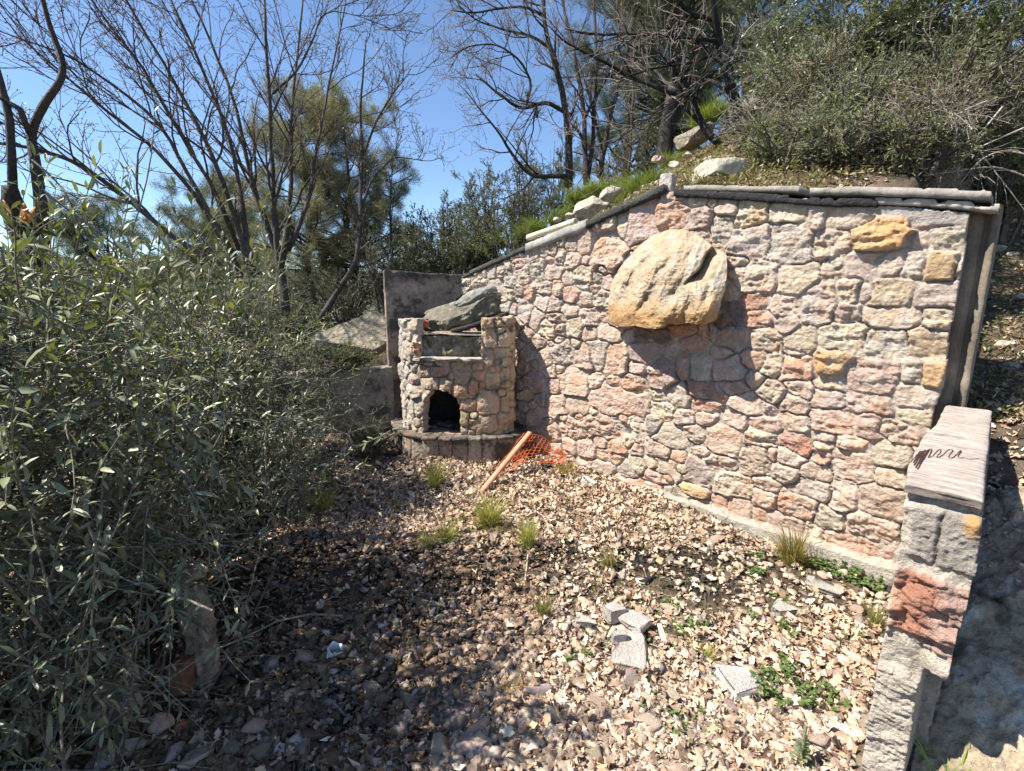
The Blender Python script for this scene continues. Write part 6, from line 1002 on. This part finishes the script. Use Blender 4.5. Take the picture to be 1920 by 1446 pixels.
oc = settle(shell('rock_outcrop', Pq, np.ones((ny_-1, nx_-1), bool), np.array([0, 0, -.6]), MAT['bigrock'], cr_, smooth=True)); op_ = Pq.reshape(-1, 3); op_ = op_[np.random.RandomState(3).choice(len(op_), 3500, replace=False)]; op_ = op_[fbm(op_ * 4, 3, 6) > -.05]; chips('outcrop_grit', op_, 105, .003, .014, RC, 'small chips and crumbs lying on the rock outcrop'); tag(oc, 'big grey rock outcrop lying in the shade right of the low wall', 'rock')
tuft('grass_tuft', 'bright green blades at the foot of the low wall, bottom right', 'grass tuft', atY(1775, 1470, 1.22), .10, .16, 26, 700, [(.20, .32, .06), (.30, .40, .10)], 'green blades by the outcrop', w=.006); tuft('grass_tuft', 'few green blades at the bottom right corner', 'grass tuft', atY(1905, 1480, 1.2), .06, .14, 10, 701, [(.22, .34, .06)], 'green blades by the outcrop', w=.006)
for k, (a_, b_, s_) in enumerate([(1870, 470, .07), (1900, 480, .05), (1885, 650, .06), (1895, 690, .05), (1905, 760, .05), (1860, 760, .03), (1912, 560, .05)]):
    g = gp(a_, b_); V_, F_ = rockmesh((s_, s_*.7, s_*.5), 720 + k, 3, 9); o = mk('bank_stone', V_, F_, MAT['rock'], (.42, .38, .31)); o.location = (g[0], g[1], g[2] + s_*.2); tag(o, 'pale stone on the leafy bank right of the big wall', 'stone', 'stones on the right bank')
# ---- ruined brick stump and slabs at the lower left
wallbox_c = lambda q: np.array([.40, .33, .26]) * (1 + .9 * fbm(q * 22, 5, 2, .65))[:, None]
sb0 = gp(352, 1330); nx_, nz_ = 60, 160; th = np.linspace(0, 2*np.pi, nx_, endpoint=False); zz = np.linspace(-.1, .52, nz_); TH, ZZ = np.meshgrid(th, zz)
RR_ = .038 * (1 - .25 * sst(.3, .52, ZZ)) * (1 + .7 * fbm(np.stack([np.cos(TH)*2.5, np.sin(TH)*2.5, ZZ*16], -1), 5, 3, .7)) * np.where(np.abs(np.cos(TH)) > .7, 1.1, 1.0); Gs = np.stack([sb0[0] + RR_ * np.cos(TH), sb0[1] + .12 + RR_ * 1.6 * np.sin(TH), sb0[2] + ZZ], -1); i = np.arange(nz_-1)[:, None]*nx_; j = np.arange(nx_)[None]
stm = thing('ruined_post', 'crumbling narrow masonry post with a brick in it under the olive', 'post', (sb0[0], sb0[1] + .1, sb0[2])); under(stm, mk('mortar_core', Gs.reshape(-1, 3), [np.stack([i+j, i+(j+1) % nx_, i+nx_+(j+1) % nx_, i+nx_+j], -1).reshape(-1, 4), (nz_-1)*nx_ + np.arange(nx_)[None]], MAT['stucco'], wallbox_c(Gs.reshape(-1, 3)), smooth=True))
V_, F_ = ico(4); V_ = np.sign(V_) * np.abs(V_) ** .2 * np.array([.03, .045, .06]) * (1 + .06 * fbm(V_ * 4, 3, 1)[:, None]); under(stm, mk('brick', V_ + [sb0[0] - .02, sb0[1] + .03, sb0[2] + .13], F_, MAT['rock'], (.22, .11, .07)))
for k, (a_, b_, sz, r_, c_, lab) in enumerate([(215, 1350, (.16, .10, .05), (.5, .5, .3), (.40, .36, .32), 'large flat grey slab propped in the rubble, bottom left'), (265, 1275, (.07, .05, .03), (.2, .2, 1.), (.46, .40, .38), 'pale flat stone above the propped slab'), (300, 1370, (.05, .04, .07), (.3, .6, .2), (.46, .32, .26), 'pinkish slab fragment standing beside the brick, bottom left'), (345, 1375, (.035, .03, .035), (.1, .2, .3), (.44, .18, .10), 'red brick lump at the bottom left'), (325, 1420, (.05, .04, .03), (.1, .2, 1.3), (.46, .40, .34), 'tan stone below the red brick lump'), (375, 1435, (.06, .05, .04), (.1, .2, .3), (.44, .34, .27), 'brown stone at the bottom edge, right of the brick lump'), (210, 1430, (.09, .06, .04), (.1, -.2, .3), (.36, .32, .28), 'dull stone at the bottom left edge'), (180, 1400, (.06, .05, .04), (.1, -.2, .9), (.34, .30, .27), 'dark stone left of the propped slab')]):
    g = gp(a_, b_); V_, F_ = rockmesh(sz, 800 + k, 4, 9, .05, .35); o = mk('rubble_block', V_ @ rot(*r_).T, F_, MAT['rock'], c_); o.location = (g[0], g[1], g[2] + max(sz) * .35); tag(o, lab, 'stone')

# ---- far wooded hills beyond the terrace
an_ = np.linspace(-75, 40, 160); rws = []
for k_ in range(12):
    t = k_ / 11; r_ = 90 + 120 * t; a_ = np.radians(an_); hz_ = (-6 + (r_ * np.tan(np.radians(3.6 + 1.6 * fbm(P3(an_ * .06, 0), 3, 5))) + 6) * t) ; rws.append(np.stack([r_ * np.sin(a_), r_ * np.cos(a_), hz_ + 2.5 * fbm(P3(an_ * .5, t * 6), 4, 7)], -1))
Gh = np.array(rws); tag(shell('hills', Gh, np.ones((11, 159), bool), np.array([0, 0, -8.]), MAT['soil'], np.tile([.06, .075, .045], (12*160, 1)), smooth=True), kind='structure')
